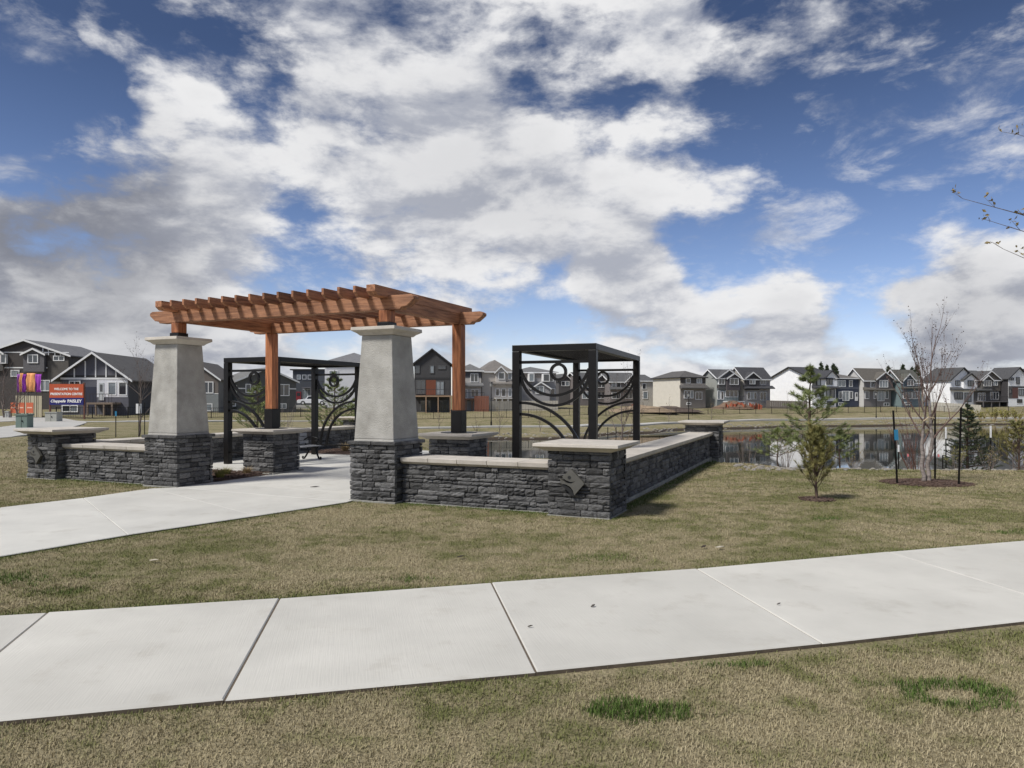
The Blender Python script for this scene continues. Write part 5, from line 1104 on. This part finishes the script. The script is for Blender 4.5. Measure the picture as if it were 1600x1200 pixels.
# ------------------------------------------------------------------ lawn grass blades
def inside(poly, X, Y):
    r = np.zeros(X.shape, bool); n = len(poly); j = n-1
    for i in range(n):
        xi, yi, xj, yj = poly[i].x, poly[i].y, poly[j].x, poly[j].y
        c = ((yi > Y) != (yj > Y)) & (X < (xj-xi)*(Y-yi)/((yj-yi) or 1e-9)+xi); r ^= c; j = i
    return r
def dist_poly(pts, X, Y):
    d = np.full(X.shape, 1e9)
    for a, b_ in zip(pts[:-1], pts[1:]):
        ax, ay, dx, dy = a.x, a.y, b_.x-a.x, b_.y-a.y; t = np.clip(((X-ax)*dx+(Y-ay)*dy)/(dx*dx+dy*dy), 0, 1); d = np.minimum(d, np.hypot(X-ax-t*dx, Y-ay-t*dy))
    return d
def lawn_blades():
    XS, YS, SZ = [], [], []
    for y0, y1, dens, wdt in ((2.7,4.6,10500,.0021),(4.6,6.5,8000,.0025),(6.5,9,6200,.0029),(9,12.5,3800,.0039),(12.5,19,1500,.0058),(19,34,260,.012)):
        hw = .80*y1+.6; n = int((2*hw)*(y1-y0)*dens); x = rng.uniform(-hw, hw, n); y = rng.uniform(y0, y1, n); k = np.abs(x) < .80*y+.5
        XS.append(x[k]); YS.append(y[k]); SZ.append(np.full(k.sum(), wdt))
    X, Y, Wd = np.concatenate(XS), np.concatenate(YS), np.concatenate(SZ)
    swp = swn+swf[::-1]; pp = pn+pf[::-1]
    A = (X-P0.x)*U.x+(Y-P0.y)*U.y; B = (X-P0.x)*V.x+(Y-P0.y)*V.y
    hit = inside(swp, X, Y) | inside(pp, X, Y) | ((np.abs(A) < 6.26) & (B > .18) & (B < 11.8)) | ((np.abs(np.abs(A)-A_P) < .5) & (np.abs(B-.465) < .5)) | ((np.abs(np.abs(A)-2.42) < .47) & (np.abs(B-.44) < .47))
    # bare soil and straw thinning along the pavement's near edge
    dn = dist_poly(swn, X, Y); df = dist_poly(swf, X, Y)
    soil = (dn < .16) & (X > 0.1) & (rng.random(X.shape) < np.clip(1.3-dn/.13, 0, .92)); hit |= soil
    soil2 = (df < .08) & (X > .2) & (rng.random(X.shape) < .6); hit |= soil2
    tzv = terrain(X, Y); hit |= tzv < -.6
    X, Y, Wd, A, B, dn, df, tzv = [q[~hit] for q in (X, Y, Wd, A, B, dn, df, tzv)]
    green = np.zeros(X.shape); dpn = dist_poly(pn, X, Y); dpf = dist_poly(pf, X, Y)
    green += .62*np.clip(1-dpn/.30, 0, 1)+.35*np.clip(1-dpf/.2, 0, 1)+.60*np.clip(1-df/.30, 0, 1)+.38*np.clip(1-dn/.42, 0, 1)*(rng.random(X.shape) < .8)
    dw_ = np.minimum.reduce([np.where((A > 2.8) & (A < 6.5), np.abs(B-.1), 9), np.where((B > 0) & (B < 11.8), np.abs(A-6.35), 9), np.where((A < -1.9) & (A > -6.5), np.abs(B-.1), 9)])
    green += .75*np.clip(1-dw_/.25, 0, 1)
    NZ = np.sin(X*17+3*np.sin(Y*9))*np.sin(Y*23+2*np.sin(X*7))*.5+.35*np.sin(X*41+Y*13)*np.sin(Y*37-X*11)
    tall = np.ones(X.shape); bare = np.zeros(X.shape)
    for px, py, rx, ry, g, tl in [(940,871,.5,.25,.5,1.2),(636,905,.28,.14,.7,1.3),(5,905,.55,.3,.7,1.4),(85,925,.35,.2,.5,1.2),(985,1112,.26,.13,.95,1.9),(1065,1116,.2,.1,.6,1.4),(1490,1085,.30,.19,.95,1.5),(1295,811,.35,.14,.7,1.2),(1470,808,.3,.12,.6,1),(1570,832,.5,.15,.6,1.1),(1560,1100,.2,.1,.5,1.1),(480,945,.35,.1,.5,1.2),(140,900,.3,.12,.4,1.1),(1200,838,.5,.1,.3,1),(1380,1070,.2,.08,.4,1.1),(1120,1040,.4,.05,.6,1.3)]:
        c = gp(px, py); e = 1-np.hypot((X-c.x)/(rx*1.35), (Y-c.y)/(ry*1.35)); e = np.clip(e*(2.5 if g > .9 else 1.6)+NZ*(.75 if g > .9 else 1.0)-.1, 0, 1)*(rng.random(X.shape) < (.62 if g > .9 else .5)+.5*np.clip(e, 0, 1)); green += g*e*1.1; tall = np.maximum(tall, 1+(tl-1)*e)
    for px, py, rx, ry in [(1490,1089,.125,.075),(185,896,.22,.07),(778,861,.2,.09),(560,895,.2,.05)]:
        c = gp(px, py); e = np.hypot((X-c.x)/rx, (Y-c.y)/ry); bare = np.maximum(bare, np.clip(1.5-e, 0, 1)); 
    keep = rng.random(X.shape) > bare*.25; green -= bare*2.2; tall *= 1-.55*np.clip(bare, 0, 1)
    X, Y, Wd, green, tall, tzv = [q[keep] for q in (X, Y, Wd, green, tall, tzv)]
    n = len(X); rn = rng.random(n); Lb = rng.uniform(.012,.034, n)*tall*(1+.25*np.clip(green,0,1))*(1+(Wd > .004)*.2)
    az = rng.uniform(0, 2*np.pi, n); lean = rng.uniform(.3,1.52, n)*np.where(rng.random(n) < np.clip(green, 0, .8), .55, 1)
    dx, dy, dz = np.cos(az)*np.sin(lean), np.sin(az)*np.sin(lean), np.cos(lean)
    sx, sy = -np.sin(az)*Wd, np.cos(az)*Wd; z0 = tzv-.004
    m1 = np.stack([X+dx*Lb*.55, Y+dy*Lb*.55, z0+dz*Lb*.62+.004], 1); tip = np.stack([X+dx*Lb, Y+dy*Lb, z0+dz*Lb*.9+.005], 1)
    s = np.stack([sx, sy, np.zeros(n)], 1); b0 = np.stack([X, Y, z0], 1); near = Wd < .0027; far = ~near; nn, nf = int(near.sum()), int(far.sum())
    c5 = np.stack([b0-s, b0+s, m1+s*.8, m1-s*.8, tip], 1)[near].reshape(-1, 3); c3 = np.stack([b0-s*1.2, b0+s*1.2, tip], 1)[far].reshape(-1, 3)
    me = bpy.data.meshes.new('lawn_grass'); me.vertices.add(5*nn+3*nf); me.vertices.foreach_set('co', np.concatenate([c5, c3]).ravel())
    o = (np.arange(nn)*5)[:, None]; lp = np.concatenate([o+np.array([0,1,2,3]), o+np.array([3,2,4])], 1).ravel(); lp = np.concatenate([lp, 5*nn+np.arange(3*nf)])
    me.loops.add(7*nn+3*nf); me.loops.foreach_set('vertex_index', lp); me.polygons.add(2*nn+nf)
    me.polygons.foreach_set('loop_start', np.concatenate([np.stack([np.arange(nn)*7, np.arange(nn)*7+4], 1).ravel(), 7*nn+3*np.arange(nf)])); me.update(calc_edges=True)
    for nm, arr in (('green', green), ('rnd', rn)): at_ = me.attributes.new(nm, 'FLOAT', 'POINT'); at_.data.foreach_set('value', np.concatenate([np.repeat(arr[near], 5), np.repeat(arr[far], 3)]).astype(np.float32))
    me.materials.append(M['blade']); tag(obj('lawn_grass', me), 'short dry spring grass with green tufts', None, kind='stuff')
    print('blades', n, 'tris', 3*nn+nf)
lawn_blades()
# small litter on the ground
for i, (px, py, l, col, lab) in enumerate([(1100,858,.09,(.05,.035,.03),'dark dead leaf on the lawn before the seat wall'),(1125,859,.10,(.5,.45,.36),'pale wood chip on the lawn near a dead leaf'),(720,874,.08,(.05,.04,.03),'dark dead leaf beside the pavement on dry lawn'),(240,880,.11,(.5,.44,.34),'pale stick lying on the lawn by the path'),(927,955,.05,(.08,.07,.06),'dark crumb of bark on a pavement slab'),(828,988,.035,(.08,.07,.06),'dark pebble near a pavement joint'),(1217,952,.03,(.1,.09,.08),'small dark pebble in the middle of a slab'),(492,763,.17,(.07,.06,.05),'dark leaf litter on the plaza floor')]):
    c = gp(px, py); b = MB(); b.add([(-l/2,0,0),(0,-l*.22,.006),(l/2,.01,.012),(0,l*.2,.008),(-l/2,0,.008),(0,-l*.22,.014),(l/2,.01,.016),(0,l*.2,.016)], [(3,2,1,0),(4,5,6,7),(0,1,5,4),(1,2,6,5),(2,3,7,6),(3,0,4,7)])
    o = b.build('leaf_litter', plain(col, .8)); o.location = (c.x, c.y, .035 if py < 870 or py < 900 and py > 869 else .036); 
    if py < 900: o.location.z = .024
    o.rotation_euler.z = random.uniform(-.6,.6); tag(o, lab, 'litter')
